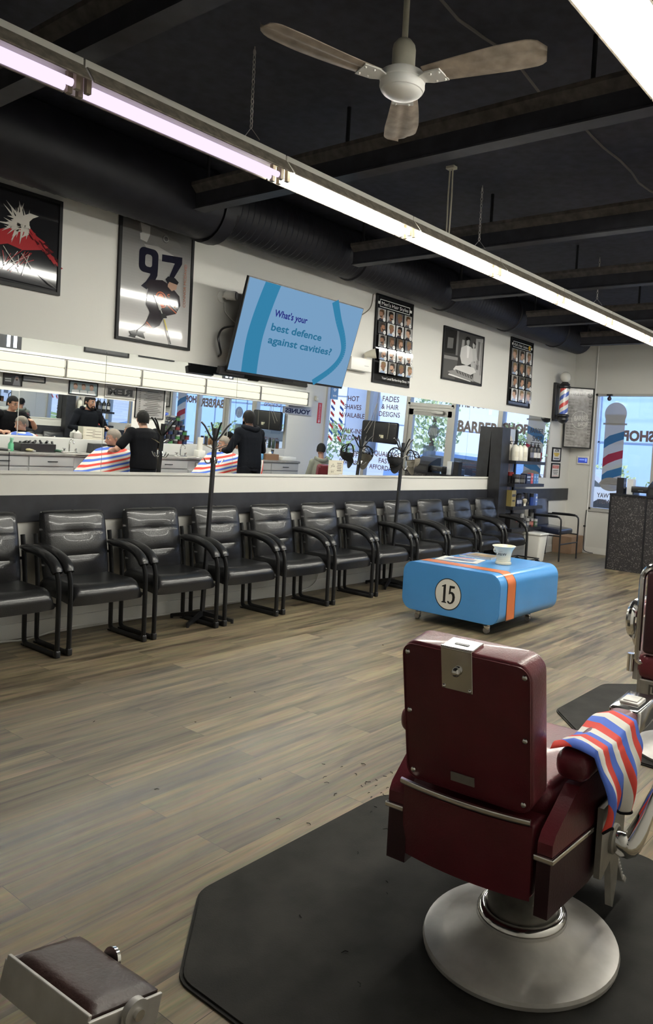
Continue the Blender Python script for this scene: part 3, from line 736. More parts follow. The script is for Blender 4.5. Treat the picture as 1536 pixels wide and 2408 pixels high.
# ================================================================== barber chairs
def flare(mb, s):
    for v in mb.bm.verts: v.co.x += s*(.10 if s > 0 else .05)*(v.co.y+.255)
def barber_chair(label, loc, rz):
    t = thing('barber_chair', label, 'barber chair', loc, rz, 'maroon barber chairs')
    bx, by = .10, -.06
    MB().lathe([(0,.0),(.298,.0),(.300,.012),(.296,.022),(.24,.034),(.236,.037),(.15,.066),(.128,.082),(0,.082)],c=(bx,by,.012),n=64).build('base_disc', BRUSHED, t, smooth=30)
    MB().lathe([(.131,.092),(.139,.100),(.137,.116),(.126,.128),(.114,.128),(.108,.118)],c=(bx,by,.0),n=48,cap=False).build('base_ring', CHROME, t, smooth=60)
    MB().lathe([(.108,.09),(.108,.20),(.104,.34)],c=(bx,by,0),n=40).build('column', mat('column_dull',(.22,.21,.19),.42,.85,noise=(9,.4)) if 'column_dull' not in bpy.data.materials else bpy.data.materials['column_dull'], t, smooth=40)
    # lower back and seat box
    lb = MB()
    def lower(i, j):
        u = i*2-1; z = .265+.215*j
        return V((-.0145+u*.2125, -.262 - .022*(1-u*u) + .012*(1-j), z))
    lb.grid(lower,16,8)
    lb.box((-.0145,-.06,.372),(.425,.37,.214),bev=.012)
    lb.build('lower_back', MAROON, t, smooth=40)
    pts = [V((-.0175+u*.2125,-.272-.020*(1-u*u),.497)) for u in [i/10-1 for i in range(21)]]
    MB().tube(pts,.0095,8,ell=(.75,1.1),upv=(0,0,1)).build('back_trim', CHROME, t)
    MB().box((.0,.10,.505),(.43,.54,.11),bev=.045,seg=5).build('seat', MAROON, t)
    # back, leaning back
    ang = R(9.5)
    q = M.Translation((-.012,-.262,.505)) @ M.Rotation(ang,4,'X')
    b = MB(); tt = bmesh.new(); bmesh.ops.create_cube(tt, size=1)
    for v in tt.verts:
        v.co = V((v.co.x*(.415 if v.co.z > 0 else .420), v.co.y*.105+.0525, v.co.z*.448+.224))
    bmesh.ops.bevel(tt, geom=[e for e in tt.edges if abs((e.verts[0].co-e.verts[1].co).normalized().y) > .9], offset=.05, segments=6, profile=.5, affect='EDGES')
    bmesh.ops.bevel(tt, geom=[e for e in tt.edges if len(e.link_faces) == 2 and e.calc_face_angle() > 1.2], offset=.010, segments=3, profile=.5, affect='EDGES')
    b.merge(tt, q)
    back = b.build('backrest', MAROON, t, smooth=40)
    # piping seam set in from the rim of the rear face
    loop = []
    for cx_, cz_, a0 in ((.166,.402,0),(-.166,.402,90),(-.166,.045,180),(.166,.045,270)):
        for i in range(7):
            a_ = R(a0+15*i); loop.append(q @ V((cx_+.036*math.cos(a_), -.0005, cz_+.036*math.sin(a_))))
    MB().tube(loop,.0024,5,closed=True).build('piping', MAROON, t)
    for u in (-.187,.187):
        for z in (.412,.228,.035):
            MB().sph(q @ V((u*(1 if z > .1 else .97),-.001,z)),.0085,n=12,sc=(1,.6,1)).build('stud', CHROME, t)
    hp = MB(); hp.box(q @ V((-.02,-.003,.393)),(.10,.006,.13),bev=.002,rot=q.to_3x3()); hp.box(q @ V((-.02,.03,.4515)),(.10,.075,.006),bev=.002,rot=q.to_3x3())
    hp = hp.build('headrest_plate', CHROME, t, smooth=0)
    MB().sph(q @ V((-.018,-.012,.388)),.014,n=14).build('knob', CHROME, hp)
    for u, z in ((-.062,.336),(.022,.336)): MB().sph(q @ V((u,-.006,z)),.006,n=8).build('screw', CHROME, hp)
    MB().box(q @ V((-.02,.03,.455)),(.045,.012,.002),rot=q.to_3x3()).build('slot', BLACKP, hp, smooth=0)
    pl = MB().box(q @ V((-.01,-.002,.055)),(.078,.004,.028),bev=.001,rot=q.to_3x3()).build('maker_plate', DULLM, t, smooth=0)
    for s in (-1,1):
        # flared side panel: padded top, chrome strip, plain skirt
        w_ = MB()
        prof = [(-.255,.445),(-.24,.47),(-.11,.565),(.20,.585),(.24,.56),(.24,.412),(-.255,.412)]
        w_.prism([(y,z) for y,z in prof], .214, .258 if s > 0 else .284, U=(0,1,0), W=(0,0,1), N=(s,0,0))
        tb = w_
        flare(tb,s); tb.build('side_pad', MAROON, t, smooth=30)
        st_ = MB().b2((s*.206 if s>0 else -.292,-.265,.394),(.266 if s>0 else -.225,.245,.411),bev=.004); flare(st_,s); st_.build('side_trim', CHROME, t, smooth=0)
        sk_ = MB().prism([(-.255,.392),(.24,.392),(.24,.30),(.0,.235),(-.255,.235)], .214, .255 if s > 0 else .281, U=(0,1,0), W=(0,0,1), N=(s,0,0)); flare(sk_,s); sk_.build('side_skirt', MAROON_D, t, smooth=0)
        ar = MB().box((.25 if s > 0 else -.292,.12,.622),(.105,.52,.088),bev=.036,seg=5).build('armrest', MAROON, t, smooth=50)
        MB().box((.25 if s > 0 else -.292,.475,.622),(.112,.225,.085),bev=.012).build('arm_end', CHROME, t, smooth=40)
        MB().box((.25 if s > 0 else -.292,.46,.667),(.07,.09,.012),bev=.005).box((.25 if s > 0 else -.292,.46,.6735),(.05,.066,.006),bev=.002).build('ashtray', BRUSHED, t, smooth=40)
        MB().b2((s*.262-.02,.06,.50),(s*.262+.02,.30,.60)).build('arm_support', BLACKM, t, smooth=0)
        # cast side plate with a round port
        pp = MB(); ring_o = [(.0,.47),(.0,.255),(.02,.245),(.15,.285),(.23,.31),(.23,.47)]
        pp.prism(ring_o, .296, .314, U=(0,1,0), W=(0,0,1), N=(s,0,0)); pl_ = pp.build('side_plate', DULLM, t, smooth=0)
        MB().lathe([(.028,.0),(.046,.0),(.046,.009),(.039,.014),(.032,.009),(.028,.0)],c=(s*.314,.115,.335),mx=M.Rotation(R(90*s),4,'Y'),n=28,cap=False).build('port_ring', DULLM, pl_)
        MB().cyl((s*.3145,.115,.335),(s*.316,.115,.335),.029,24).build('port', BLACKP, pl_)
        MB().prism([(.10,.285),(.20,.285),(.20,.165),(.172,.085),(.155,.095),(.125,.21)], .292, .312, U=(0,1,0), W=(0,0,1), N=(s,0,0)).build('footrest_arm', DULLM, t, smooth=0)
    fp = MB().box((0,.335,.138),(.56,.20,.012),rot=M.Rotation(R(-53),3,'X'),bev=.003)
    for k in range(9): fp.cyl((-.28,.279+.0125*k,.222-.0166*k),(.28,.279+.0125*k,.222-.0166*k),.0075,8)
    fp.box((0,.40,.062),(.57,.035,.018),rot=M.Rotation(R(-40),3,'X'),bev=.003)
    fp.build('footplate', BRUSHED, t, smooth=40)
    lv = MB(); lv.tube(spline([(.312,.105,.352),(.335,.115,.33),(.362,.125,.322),(.385,.15,.375),(.408,.19,.46),(.43,.24,.56),(.45,.30,.66)],4),[.018,.024,.03,.034,.037,.038]+[.038]*3+[.036,.034,.032,.030]+[.027,.025,.023,.021]+[.017]*12,14,ell=(.8,1)).build('recline_lever', CHROME, t)
    return t
bc = barber_chair('maroon vinyl barber chair in the foreground with a striped towel on its arm', (4.2672,2.1098,0), R(4))

# towel over the right arm of the front chair
tw = MB()
def towel(i, j):
    # i: along the arm (rear -> front); j: from inner edge over the arm to the hanging hem
    y = -.13 + .40*i
    th = j
    if th < .16: x, z = .185 + .055*(th/.16), .655 + .022*(th/.16)
    elif th < .34:
        k = (th-.16)/.18; x, z = .24 + .078*k, .677 - .002*k - .012*k*k
    else:
        k = (th-.34)/.66; x = .318 + .030*math.sin(k*PI) + .020*k; z = .663 - .222*k - .014*min(1,k*6)
    f = max(0,(th-.36)/.64)
    x += .016*f*math.sin(i*11+.5) + .008*f*math.sin(i*23)
    y += .04*f*math.sin(i*5.2)*.5 - .02*f*(i-.5) + .012*f
    z += .02*f*max(0,.35-i)/.35 + .05*f*math.exp(-((i-.42)/.06)**2) + .09*f*max(0,i-.72)/.28 + .008*math.sin(i*9)*(th<.4)
    z += .016*math.exp(-((i-.06)/.06)**2)
    return V((x, y, z))
tw.grid(towel, 44, 44, uvf=lambda u,v: (u*.36 + .055*math.sin(v*4.2) + .06*v*v, v))
geo = bmesh.ops.extrude_face_region(tw.bm, geom=list(tw.bm.faces))
for v in geo['geom']:
    if isinstance(v, bmesh.types.BMVert): v.co += V((-.0025,0,-.0025))
tt = thing('barber_towel', 'red, white and blue striped towel draped over the right chair arm', 'towel', (4.2672,2.1098,0), R(4))
tw.build('cloth', TOWEL, tt, smooth=80)
hem = [towel(i/40, 1.0) + V((0.001,0,-.002)) for i in range(41)]
MB().tube(hem,.0045,6).build('hem', CLOTHB, tt)

# second barber chair at the right edge: older model with chrome-rimmed back and scrolled arm
def chrome_chair(label, loc, rz):
    t = thing('barber_chair', label, 'barber chair', loc, rz, 'maroon barber chairs')
    MB().lathe([(0,0),(.28,0),(.285,.014),(.24,.03),(.13,.07),(.11,.10),(0,.10)],c=(0,0,.012),n=48).build('base_disc', BRUSHED, t)
    MB().cyl((0,0,.1),(0,0,.34),.10,32).build('column', CHROME, t)
    bk = MB(); bk.box((0,-.26,.76),(.40,.05,.42),bev=.022,seg=4)
    bk.build('backrest', MAROON_D, t)
    lp = []
    for cx_, cz_, a0 in ((.15,.92,0),(-.15,.92,90),(-.205,.52,180),(.205,.52,270)):
        for i in range(7):
            a_ = R(a0+15*i); rad = .075 if cz_ > .6 else .02
            lp.append((cx_+rad*math.cos(a_),-.262,cz_+rad*math.sin(a_)))
    MB().tube(lp,.017,10,closed=True).build('back_frame', CHROME, t)
    MB().box((0,-.03,.48),(.45,.5,.13),bev=.04,seg=4).build('seat', MAROON, t)
    MB().b2((-.20,-.285,.33),(.20,-.25,.42),bev=.004).build('nameplate_bar', DULLM, t, smooth=0)
    MB().b2((-.215,-.27,.30),(-.195,.2,.46)).b2((.195,-.27,.30),(.215,.2,.46)).b2((-.215,.18,.30),(.215,.2,.46)).build('apron', DULLM, t, smooth=0)
    a_ = Art((0,-.286,.375),(1,0,0),(0,0,1)); a_.rect(-.115,0,.07,.055,(.05,.045,.04)); a_.rect(-.115,0,.05,.036,(.33,.31,.27)); a_.rect(-.125,.003,.014,.03,(.05,.045,.04)); a_.rect(-.11,-.01,.03,.008,(.05,.045,.04)); a_.build('nameplate', t)
    for s in (-1,1):
        MB().box((s*.275,.0,.74),(.085,.42,.07),bev=.03,seg=4).build('arm_pad', MAROON, t)
        MB().tube(spline([(s*.275,.22,.74),(s*.275,.0,.772),(s*.275,-.18,.775),(s*.275,-.245,.745),(s*.275,-.255,.68),(s*.27,-.225,.63),(s*.265,-.17,.655)],5),.024,10).build('scroll_arm', CHROME, t)
        MB().tube([(s*.255,-.235,.655),(s*.25,-.24,.61),(s*.245,-.23,.58),(s*.24,-.19,.60)],[.014,.016,.014,.01],10).build('hinge', CHROME, t)
        MB().b2((s*.235-.015,-.24,.40),(s*.235+.015,.2,.72)).build('side_panel', BRUSHED, t, smooth=0)
        MB().cyl((s*.262,-.24,.44),(s*.262,-.24,.53),.02,12).build('lever_socket', CHROME, t)
    MB().box((0,.42,.16),(.36,.24,.02),rot=M.Rotation(R(35),3,'X'),bev=.004).build('footplate', BRUSHED, t)
    return t
chrome_chair('older barber chair with chrome-framed back, cut off by the right edge', (4.305,4.01,0), R(2))

# anti-fatigue mats
def octo(name, label, cx_, cy_, a_, b_, cut):
    mb = MB(); P = [(-a_,-b_+cut),(-a_+cut,-b_),(a_-cut,-b_),(a_,-b_+cut),(a_,b_-cut),(a_-cut,b_),(-a_+cut,b_),(-a_,b_-cut)]
    def rnd(P, r):
        out = []
        for i in range(len(P)):
            p0, p, p2 = V((*P[i-1],0)), V((*P[i],0)), V((*P[(i+1)%len(P)],0))
            d0, d2 = (p0-p).normalized(), (p2-p).normalized()
            A, B = p+d0*r, p+d2*r
            for k in range(5):
                q = k/4; z = A*(1-q)**2 + p*2*q*(1-q) + B*q*q; out.append((z.x,z.y))
        return out
    P = rnd(P,.045)
    mb.prism(P, 0, .006, O=(cx_,cy_,0), U=(1,0,0), W=(0,1,0), N=(0,0,1))
    mb.prism([(x*.988,y*.988) for x,y in P], .006, .0115, O=(cx_,cy_,0), U=(1,0,0), W=(0,1,0), N=(0,0,1))
    setp(mb.build(name, RUBBER, smooth=0), label, 'mat', 'rubber floor mats')
octo('floor_mat', 'large black octagonal rubber mat under the front barber chair', 4.13, 2.055, .70, .775, .30)
octo('floor_mat', 'black octagonal rubber mat under the barber chair at the right edge', 4.23, 4.47, .74, .78, .42)
# clippings of hair swept on the floor
hm = MB()
rng = random.Random(3)
for cx_, cy_, n_, sp in ((3.32,2.62,16,.10),(3.45,2.5,6,.1),(3.0,2.3,7,.35),(2.4,3.3,5,.5),(4.0,1.75,9,.35),(3.2,3.9,5,.6),(4.45,1.85,4,.12)):
    for k in range(n_):
        x, y = cx_+rng.gauss(0,sp), cy_+rng.gauss(0,sp); q = rng.random()*6.28; L = rng.uniform(.004,.013)
        z = .0026 if not (3.40 < x < 4.86) else .0145
        hm.tube([(x,y,z),(x+L*math.cos(q),y+L*math.sin(q),z+.001),(x+2*L*math.cos(q+.5),y+2*L*math.sin(q+.5),z)],.0014,4)
o = hm.build('hair_clippings', HAIRB); setp(o,'loose dark hair clippings scattered on the plank floor','hair clippings',kind='stuff')
# footrest of a further chair, bottom left
t = thing('footrest', 'brown padded footrest with chrome side rails at the bottom left', 'footrest', (3.978,.850,.362), 0, rot=(R(-13),0,R(3)))
def pad(i, j):
    u, v = i*2-1, j*2-1
    return V((u*.137, v*.079, .016*(max(0,1-u**6)*max(0,1-v**6))**.5 + .014 - .004*(1-u*u)))
pm = MB(); pm.grid(pad,20,14); pm.b2((-.137,-.079,-.01),(.137,.079,.014)); pm.build('pad', BROWNV, t, smooth=50)
MB().b2((-.142,-.088,-.055),(.142,-.080,.020),bev=.002).build('front_rail', BRUSHED, t, smooth=0)
MB().b2((.139,-.088,-.05),(.147,.085,.010),bev=.002).build('side_rail', BRUSHED, t, smooth=0)
MB().b2((-.147,-.088,-.05),(-.139,.085,.010),bev=.002).build('side_rail', BRUSHED, t, smooth=0)
q_ = MB(); q_.tube([(.153,.01,-.003),(.153,.0,-.16)],[.026,.022],20,ell=(.24,1),upv=(0,1,0)); q_.cyl((.147,.012,.0),(.163,.012,.0),.027,24)
q_.build('pivot_bracket', BRUSHED, t)
MB().cyl((.163,.012,.0),(.172,.012,.0),.011,16).build('pivot_bolt', CHROME, t)
MB().lathe([(.018,0),(.026,.0),(.026,.008),(.018,.008)],c=(-.02,.085,.01),mx=M.Rotation(R(90),4,'X'),n=20).build('hinge_ring', CHROME, t)
sp_ = MB(); sp_.tube([(-.06,.0,-.03),(-.05,-.02,-.12),(-.09,-.05,-.2),(-.16,-.1,-.26)],[.02,.024,.022,.02],10); sp_.tube([(.153,0,-.16),(.10,-.05,-.25),(-.16,-.1,-.26)],.016,8); sp_.cyl((-.16,-.1,-.372),(-.16,-.1,-.25),.03,14)
sp_.build('support_arm', DULLM, t)

# ================================================================== left-wall mirror, leaning a touch forward
TILT = R(1.4); MY = (YB+.1,.63,1.93,3.23,4.50,5.77,7.08,8.38,10.73)
for i in range(8):
    y0_, y1_ = MY[i]+.0015, MY[i+1]-.0015
    if y1_ < 1.0: continue
    t = thing('wall_mirror', '%s of the long wall mirror above the chair row' % (['','back pane','pane under the black eagle poster','pane under the sports poster','pane under the television left half','pane under the television right edge','pane between the styles posters','pane behind the product shelves'][i]), 'mirror', (.006,0,1.195), 0, 'mirror panes of the left wall', rot=(0,TILT,0))
    MB().b2((-.004,y0_,0),(.0,y1_,.926)).build('glass', MIRROR, t, smooth=0)
    if i == 7: MB().b2((-.004,y1_,0),(.004,y1_+.022,.926)).build('edge_strip', ALU, t, smooth=0)
# lettering and papers on the mirror
mo = thing('mirror_lettering', 'black BARBER SHOP lettering stuck on the mirror by the corner', 'lettering', (.006,0,1.195), 0, rot=(0,TILT,0))
a = Art((0.001,0,0),(0,1,0),(0,0,1)); a.text('BARBER', 10.31, .712, .075, (.02,.02,.02), wd=.42); a.text('SHOP', 10.34, .595, .085, (.02,.02,.02), wd=.30); a.build('letters', mo)
def paper(label, y, z, w_, h_, kind):
    t = thing('notice_sheet', label, 'notice', (.006,0,1.195), 0, rot=(0,TILT,0))
    MB().b2((.0005,y-w_/2,z-h_/2),(.0025,y+w_/2,z+h_/2)).build('sheet', flat((.66,.62,.50)), t, smooth=0)
    a = Art((.0026,y,z),(0,1,0),(0,0,1)); K = (.10,.09,.08)
    a.line([(-w_*.46,-h_*.45),(w_*.46,-h_*.45),(w_*.46,h_*.45),(-w_*.46,h_*.45),(-w_*.46,-h_*.45)],.002,(.45,.38,.28))
    for k in range(5): a.rect(w_*.22,h_*(.30-.13*k),w_*(.32-.04*(k%2)),h_*.045,K)
    a.line([(-w_*.36,-h_*.05),(-w_*.22,h_*.25),(-w_*.1,h_*.05),(-w_*.36,h_*.12)],.003,K); a.line([(-w_*.36,-h_*.2),(-w_*.1,-h_*.2)],.002,K); a.line([(-w_*.3,-h_*.36),(-w_*.3,-h_*.26)],.006,K); a.rect(-w_*.2,-h_*.31,w_*.1,h_*.03,K)
    a.build('print', t)
paper('cream price notice taped at the bottom of the mirror below the television', 5.875, .078, .225, .15, 0)
t = thing('wifi_sign', 'small blue wifi sign stuck on the mirror below the television', 'sign', (.006,0,1.195), 0, rot=(0,TILT,0))
MB().box((.002,5.775,.845),(.004,.11,.125),bev=.0015).build('plate', flat((.03,.12,.32)), t, smooth=0)
a = Art((.0042,5.775,.845),(0,1,0),(0,0,1))
for r_ in (.008,.02,.032): a.line([(r_*math.cos(R(45+9*k)), .012+r_*math.sin(R(45+9*k))) for k in range(11)],.005,(.7,.75,.8))
a.text('WiFi',0,-.028,.022,(.7,.75,.8)); a.build('print', t)
# ================================================================== framed pictures
FRB = mat('frame_black',(.008,.008,.009),.5,spec=.25)
def framed(name, label, O, U, w_, h_, art, fw_=.022, dep=.022, cat='poster', group=None, paper_=(.6,.6,.58), bev=.0, gl=.07, frame=FRB):
    """O is the bottom-left corner on the wall, U along the wall; local frame keeps u, v in metres"""
    U = V(U); N = U.cross(V((0,0,1)))
    t = thing(name, label, cat, O, 0, group)
    if abs(N.x) < .5 or True:
        t.rotation_euler = (0,0,math.atan2(U.y,U.x))
    mb = MB()
    for lo, hi in (((0,-dep,0),(w_,0,fw_)),((0,-dep,h_-fw_),(w_,0,h_)),((0,-dep,fw_),(fw_,0,h_-fw_)),((w_-fw_,-dep,fw_),(w_,0,h_-fw_))): mb.b2(lo,hi)
    mb.build('frame', frame, t, smooth=0)
    MB().b2((fw_,-dep*.55,fw_),(w_-fw_,-.001,h_-fw_)).build('sheet', flat(paper_, gl), t, smooth=0)
    a = Art((0,-dep*.55,0),(1,0,0),(0,0,1)); art(a, w_, h_, fw_); a.build('print', t)
    return t
LW = (0,1,0)
def ginks(): pass
def G(c): return flat(c, .07)
def art_eagle(a, w_, h_, f):
    a.rect(w_/2,h_/2,w_-2*f,h_-2*f,G((.014,.014,.016)))
    rg = random.Random(5)
    red, wh = G((.36,.035,.04)), G((.55,.52,.47))
    cx_, cy_ = w_*.60, h_*.60
    a.poly([(f,cy_-.16),(cx_-.12,cy_-.02),(cx_+.05,cy_+.02),(w_-f-.012,cy_-.16),(w_-f-.02,cy_-.19),(cx_+.16,cy_-.10),(cx_,cy_-.14),(cx_-.1,cy_-.12),(f,cy_-.22)],red)
    for k in range(46):                         # ruffled pale feathers
        q = rg.uniform(1.2,4.6); r0_, r1_ = rg.uniform(.0,.05), rg.uniform(.07,.15)
        px, py = cx_+.0+rg.uniform(-.05,.04), cy_+.02+rg.uniform(-.04,.05)
        a.poly([(px+.012*math.cos(q+1.5),py+.012*math.sin(q+1.5)),(px-.012*math.cos(q+1.5),py-.012*math.sin(q+1.5)),(px+r1_*math.cos(q),py+r1_*math.sin(q))],wh,k%6==0)
    for k in range(30):
        u = rg.uniform(0,1); px = cx_+.03+u*(w_-f-.02-cx_-.03); py = cy_+.0-.17*u+rg.uniform(-.02,.03); L = rg.uniform(.03,.08)
        a.poly([(px,py),(px+L,py-.3*L-.01),(px+L*.6,py-.5*L-.012)],G((.06,.012,.014)) if k%2 else red,k%6==0)
    a.poly([(cx_-.09,cy_+.04),(cx_+.04,cy_+.12),(cx_+.10,cy_+.115),(cx_+.06,cy_+.09),(cx_+.01,cy_+.03)],wh)
    for k in range(16): a.line([(cx_+rg.uniform(-.15,.08),cy_-.14-rg.uniform(0,.05)),(cx_+rg.uniform(-.15,.08),cy_-.22-rg.uniform(0,.10))],.004,wh if k%2 else red)
    a.poly([(cx_-.02,h_*.33),(cx_+.18,h_*.10),(w_-f,h_*.06),(cx_+.09,h_*.20)],G((.10,.095,.09))); a.poly([(f,h_*.2),(cx_-.1,h_*.14),(w_-f-.02,h_*.02+f),(f,h_*.04+f)],G((.03,.03,.034)))
framed('framed_poster','black poster of a white and red eagle, cut off by the left edge',(0.001,2.18,2.455),LW,.675,.665,art_eagle,cat='poster')
def art_sport(a, w_, h_, f):
    W_, H_ = w_-2*f, h_-2*f
    for k in range(40):
        c = .095+.0118*k
        a.rect(w_/2,h_-f-H_*(k+.5)/40,W_,H_/40+.0005,G((c,c*.98,c*.96)),k==0)
    gx = lambda u: f+u*W_
    gy = lambda v: f+(1-v)*H_
    def pg(pts, c, up=True): a.poly([(gx(u),gy(v)) for u,v in pts], G(c), up)
    # ghosted helmeted head behind the number
    pg([(.22,.03),(.36,.02),(.60,.05),(.80,.10),(.86,.14),(.72,.15),(.66,.19),(.55,.19),(.46,.14),(.40,.22),(.28,.17),(.25,.10)],(.16,.155,.15))
    pg([(.24,.02),(.38,.03),(.38,.10),(.34,.17),(.25,.16),(.24,.11),(.27,.10)],(.42,.41,.39)); a.disc(gx(.60),gy(.10),.03,G((.10,.10,.10))); a.ring(gx(.61),gy(.095),.022,.006,G((.3,.3,.29)))
    pg([(.30,.19),(.50,.18),(.74,.22),(.78,.30),(.40,.27)],(.30,.295,.285))
    N_ = (.012,.012,.022)
    # blocky 97
    def blk(pts): pg(pts,N_)
    def rr(u0,u1,v0,v1,r,n=5):
        out = []
        for cu,cv,q0 in ((u0+r,v0+r*.72,180),(u1-r,v0+r*.72,270),(u1-r,v1-r*.72,0),(u0+r,v1-r*.72,90)):
            for i in range(n+1): q = R(q0+90*i/n); out.append((cu+r*math.cos(q), cv+r*.72*math.sin(q)))
        return out
    O9, I9 = rr(.24,.51,.215,.425,.07), rr(.325,.425,.268,.372,.035)
    for i in range(len(O9)):
        j = (i+1) % len(O9); pg([O9[i],O9[j],I9[j],I9[i]],N_,i==0)
    blk([(.425,.36),(.51,.36),(.505,.43),(.475,.475),(.40,.53),(.36,.565),(.28,.545),(.345,.50),(.40,.44)])
    blk([(.56,.235),(.86,.215),(.86,.275),(.74,.42),(.66,.44),(.75,.285),(.56,.295)])
    # skating player
    J = (.022,.017,.022); O_ = (.55,.13,.05); S_ = (.38,.24,.18)
    pg([(.40,.475),(.58,.455),(.70,.485),(.84,.56),(.86,.64),(.80,.72),(.62,.765),(.42,.755),(.36,.69),(.38,.56),(.34,.53)],J)
    pg([(.66,.43),(.74,.42),(.80,.45),(.79,.505),(.72,.53),(.66,.50)],S_); pg([(.62,.44),(.66,.41),(.76,.41),(.82,.44),(.80,.465),(.68,.455),(.66,.48)],(.02,.02,.025))
    a.disc(gx(.575),gy(.625),.052,G(O_),ry=.065,rot=.4); a.disc(gx(.575),gy(.625),.044,G(J),ry=.057,rot=.4); a.disc(gx(.565),gy(.61),.027,G(O_),ry=.035); pg([(.54,.65),(.62,.63),(.61,.68),(.55,.68)],O_)
    a.text('C',gx(.675),gy(.575),.024,G(O_),bold=.04); a.text('9',gx(.79),gy(.64),.045,G(O_),bold=.04)
    a.line([(gx(.66),gy(.66)),(gx(.80),gy(.715))],.008,G(O_)); a.line([(gx(.68),gy(.645)),(gx(.82),gy(.70))],.004,G((.5,.48,.44)))
    pg([(.46,.60),(.50,.60),(.58,.70),(.55,.72)],(.45,.44,.42))
    pg([(.42,.755),(.62,.765),(.56,.85),(.44,.90),(.30,.955),(.25,.925),(.36,.86)],J); a.line([(gx(.37),gy(.84)),(gx(.45),gy(.885))],.007,G(O_)); a.line([(gx(.355),gy(.855)),(gx(.435),gy(.90))],.004,G(O_))
    pg([(.14,.945),(.22,.925),(.25,.955),(.22,.99),(.13,.985),(.17,.97)],(.03,.03,.03)); pg([(.25,.93),(.33,.94),(.36,.985),(.30,.99),(.24,.965)],(.04,.04,.04)); pg([(.23,.975),(.36,.988),(.35,.997),(.22,.99)],(.6,.6,.58))
    a.line([(gx(.50),gy(.63)),(gx(.63),gy(.80))],.008,G((.5,.49,.46))); a.line([(gx(.62),gy(.79)),(gx(.67),gy(.88))],.010,G((.55,.46,.08))); a.line([(gx(.67),gy(.88)),(gx(.73),gy(.995))],.009,G((.04,.04,.04)))
    pg([(.56,.745),(.64,.74),(.66,.775),(.58,.785)],(.03,.03,.03))
    a.text('CONNOR MCDAVID', gx(.905), gy(.46), .026, G((.34,.12,.07)), wd=.35, rot=PI/2)
framed('framed_poster','grey hockey poster with large number 97 in a black frame',(0.001,3.302,2.222),LW,.682,.968,art_sport)
HC = [(.03,.025,.022),(.10,.06,.035),(.20,.14,.08),(.05,.04,.035)]
def heads(a, x0_, y0_, dx, dy, nx, ny, start=1, kid=False):
    rg = random.Random(11+nx)
    n_ = start
    for j in range(ny):
        for i in range(nx):
            cx_, cy_ = x0_+dx*(i+.5), y0_-dy*(j+.5)
            bgc = rg.choice([(.22,.21,.20),(.35,.34,.33),(.10,.10,.11),(.5,.5,.5),(.06,.06,.06)])
            a.rect(cx_,cy_,dx*.9,dy*.92,G(bgc))
            d = rg.choice([-1,1]); sk = rg.choice([(.38,.22,.15),(.30,.16,.10),(.45,.28,.2),(.22,.12,.08)]); hr = rg.choice(HC)
            a.poly([(cx_-dx*.36,cy_-dy*.46),(cx_+dx*.36,cy_-dy*.46),(cx_+dx*.30,cy_-dy*.34),(cx_+dx*.1,cy_-dy*.26),(cx_-dx*.1,cy_-dy*.26),(cx_-dx*.30,cy_-dy*.34)],G(rg.choice([(.04,.04,.05),(.10,.10,.11),(.25,.32,.45)])))
            a.disc(cx_-d*dx*.02,cy_-dy*.12,dx*.14,G(tuple(c*.8 for c in sk)),ry=dy*.2)
            a.disc(cx_+d*dx*.04,cy_+dy*.06,dx*.24,G(sk),ry=dy*.27)
            a.poly([(cx_+d*dx*.26,cy_+dy*.06),(cx_+d*dx*.34,cy_-dy*.02),(cx_+d*dx*.24,cy_-dy*.04)],G(sk))
            a.poly([(cx_+d*dx*.30,cy_+dy*.20),(cx_+d*dx*.22,cy_+dy*.36),(cx_,cy_+dy*.42),(cx_-d*dx*.22,cy_+dy*.36),(cx_-d*dx*.27,cy_+dy*.12),(cx_-d*dx*.20,cy_-dy*.02),(cx_-d*dx*.12,cy_+dy*.04),(cx_-d*dx*.08,cy_+dy*.19),(cx_+d*dx*.12,cy_+dy*.22)],G(hr))
            a.disc(cx_-d*dx*.09,cy_+dy*.03,dx*.04,G(tuple(c*.7 for c in sk)),ry=dy*.05)
            if not kid and rg.random() < .6: a.poly([(cx_-d*dx*.05,cy_-dy*.02),(cx_+d*dx*.06,cy_-dy*.10),(cx_+d*dx*.24,cy_-dy*.10),(cx_+d*dx*.22,cy_-dy*.20),(cx_+d*dx*.06,cy_-dy*.22),(cx_-d*dx*.06,cy_-dy*.12)],G(hr))
            a.disc(cx_+dx*.27,cy_-dy*.33,dx*.14,G((.72,.72,.70)),n=14); a.text(str(n_),cx_+dx*.27,cy_-dy*.33,dx*.15,G((.05,.05,.05)))
            n_ += 1
def art_men(a, w_, h_, f):
    a.rect(w_/2,h_/2,w_-2*f,h_-2*f,G((.012,.012,.013)))
    wt = G((.75,.75,.73))
    a.rect(w_/2,h_*.905,w_*.93,.03,wt); a.rect(w_/2,h_*.905,w_*.80,.085,G((.012,.012,.013)))
    a.line([(w_*.10,h_*.865),(w_*.90,h_*.865),(w_*.90,h_*.945),(w_*.10,h_*.945),(w_*.10,h_*.865)],.006,wt)
    a.text("Men's Hair Styles",w_/2,h_*.906,.040,wt,wd=w_*.72)
    heads(a,w_*.04,h_*.85,w_*.92/4,h_*.80/5*.93,4,5)
    a.text('Your Local Barbershop Since 1998',w_/2,h_*.055,.028,wt,wd=w_*.80)
framed('framed_poster',"tall black Men's Hair Styles poster right of the television",(0.001,6.378,2.222),LW,.672,.965,art_men)
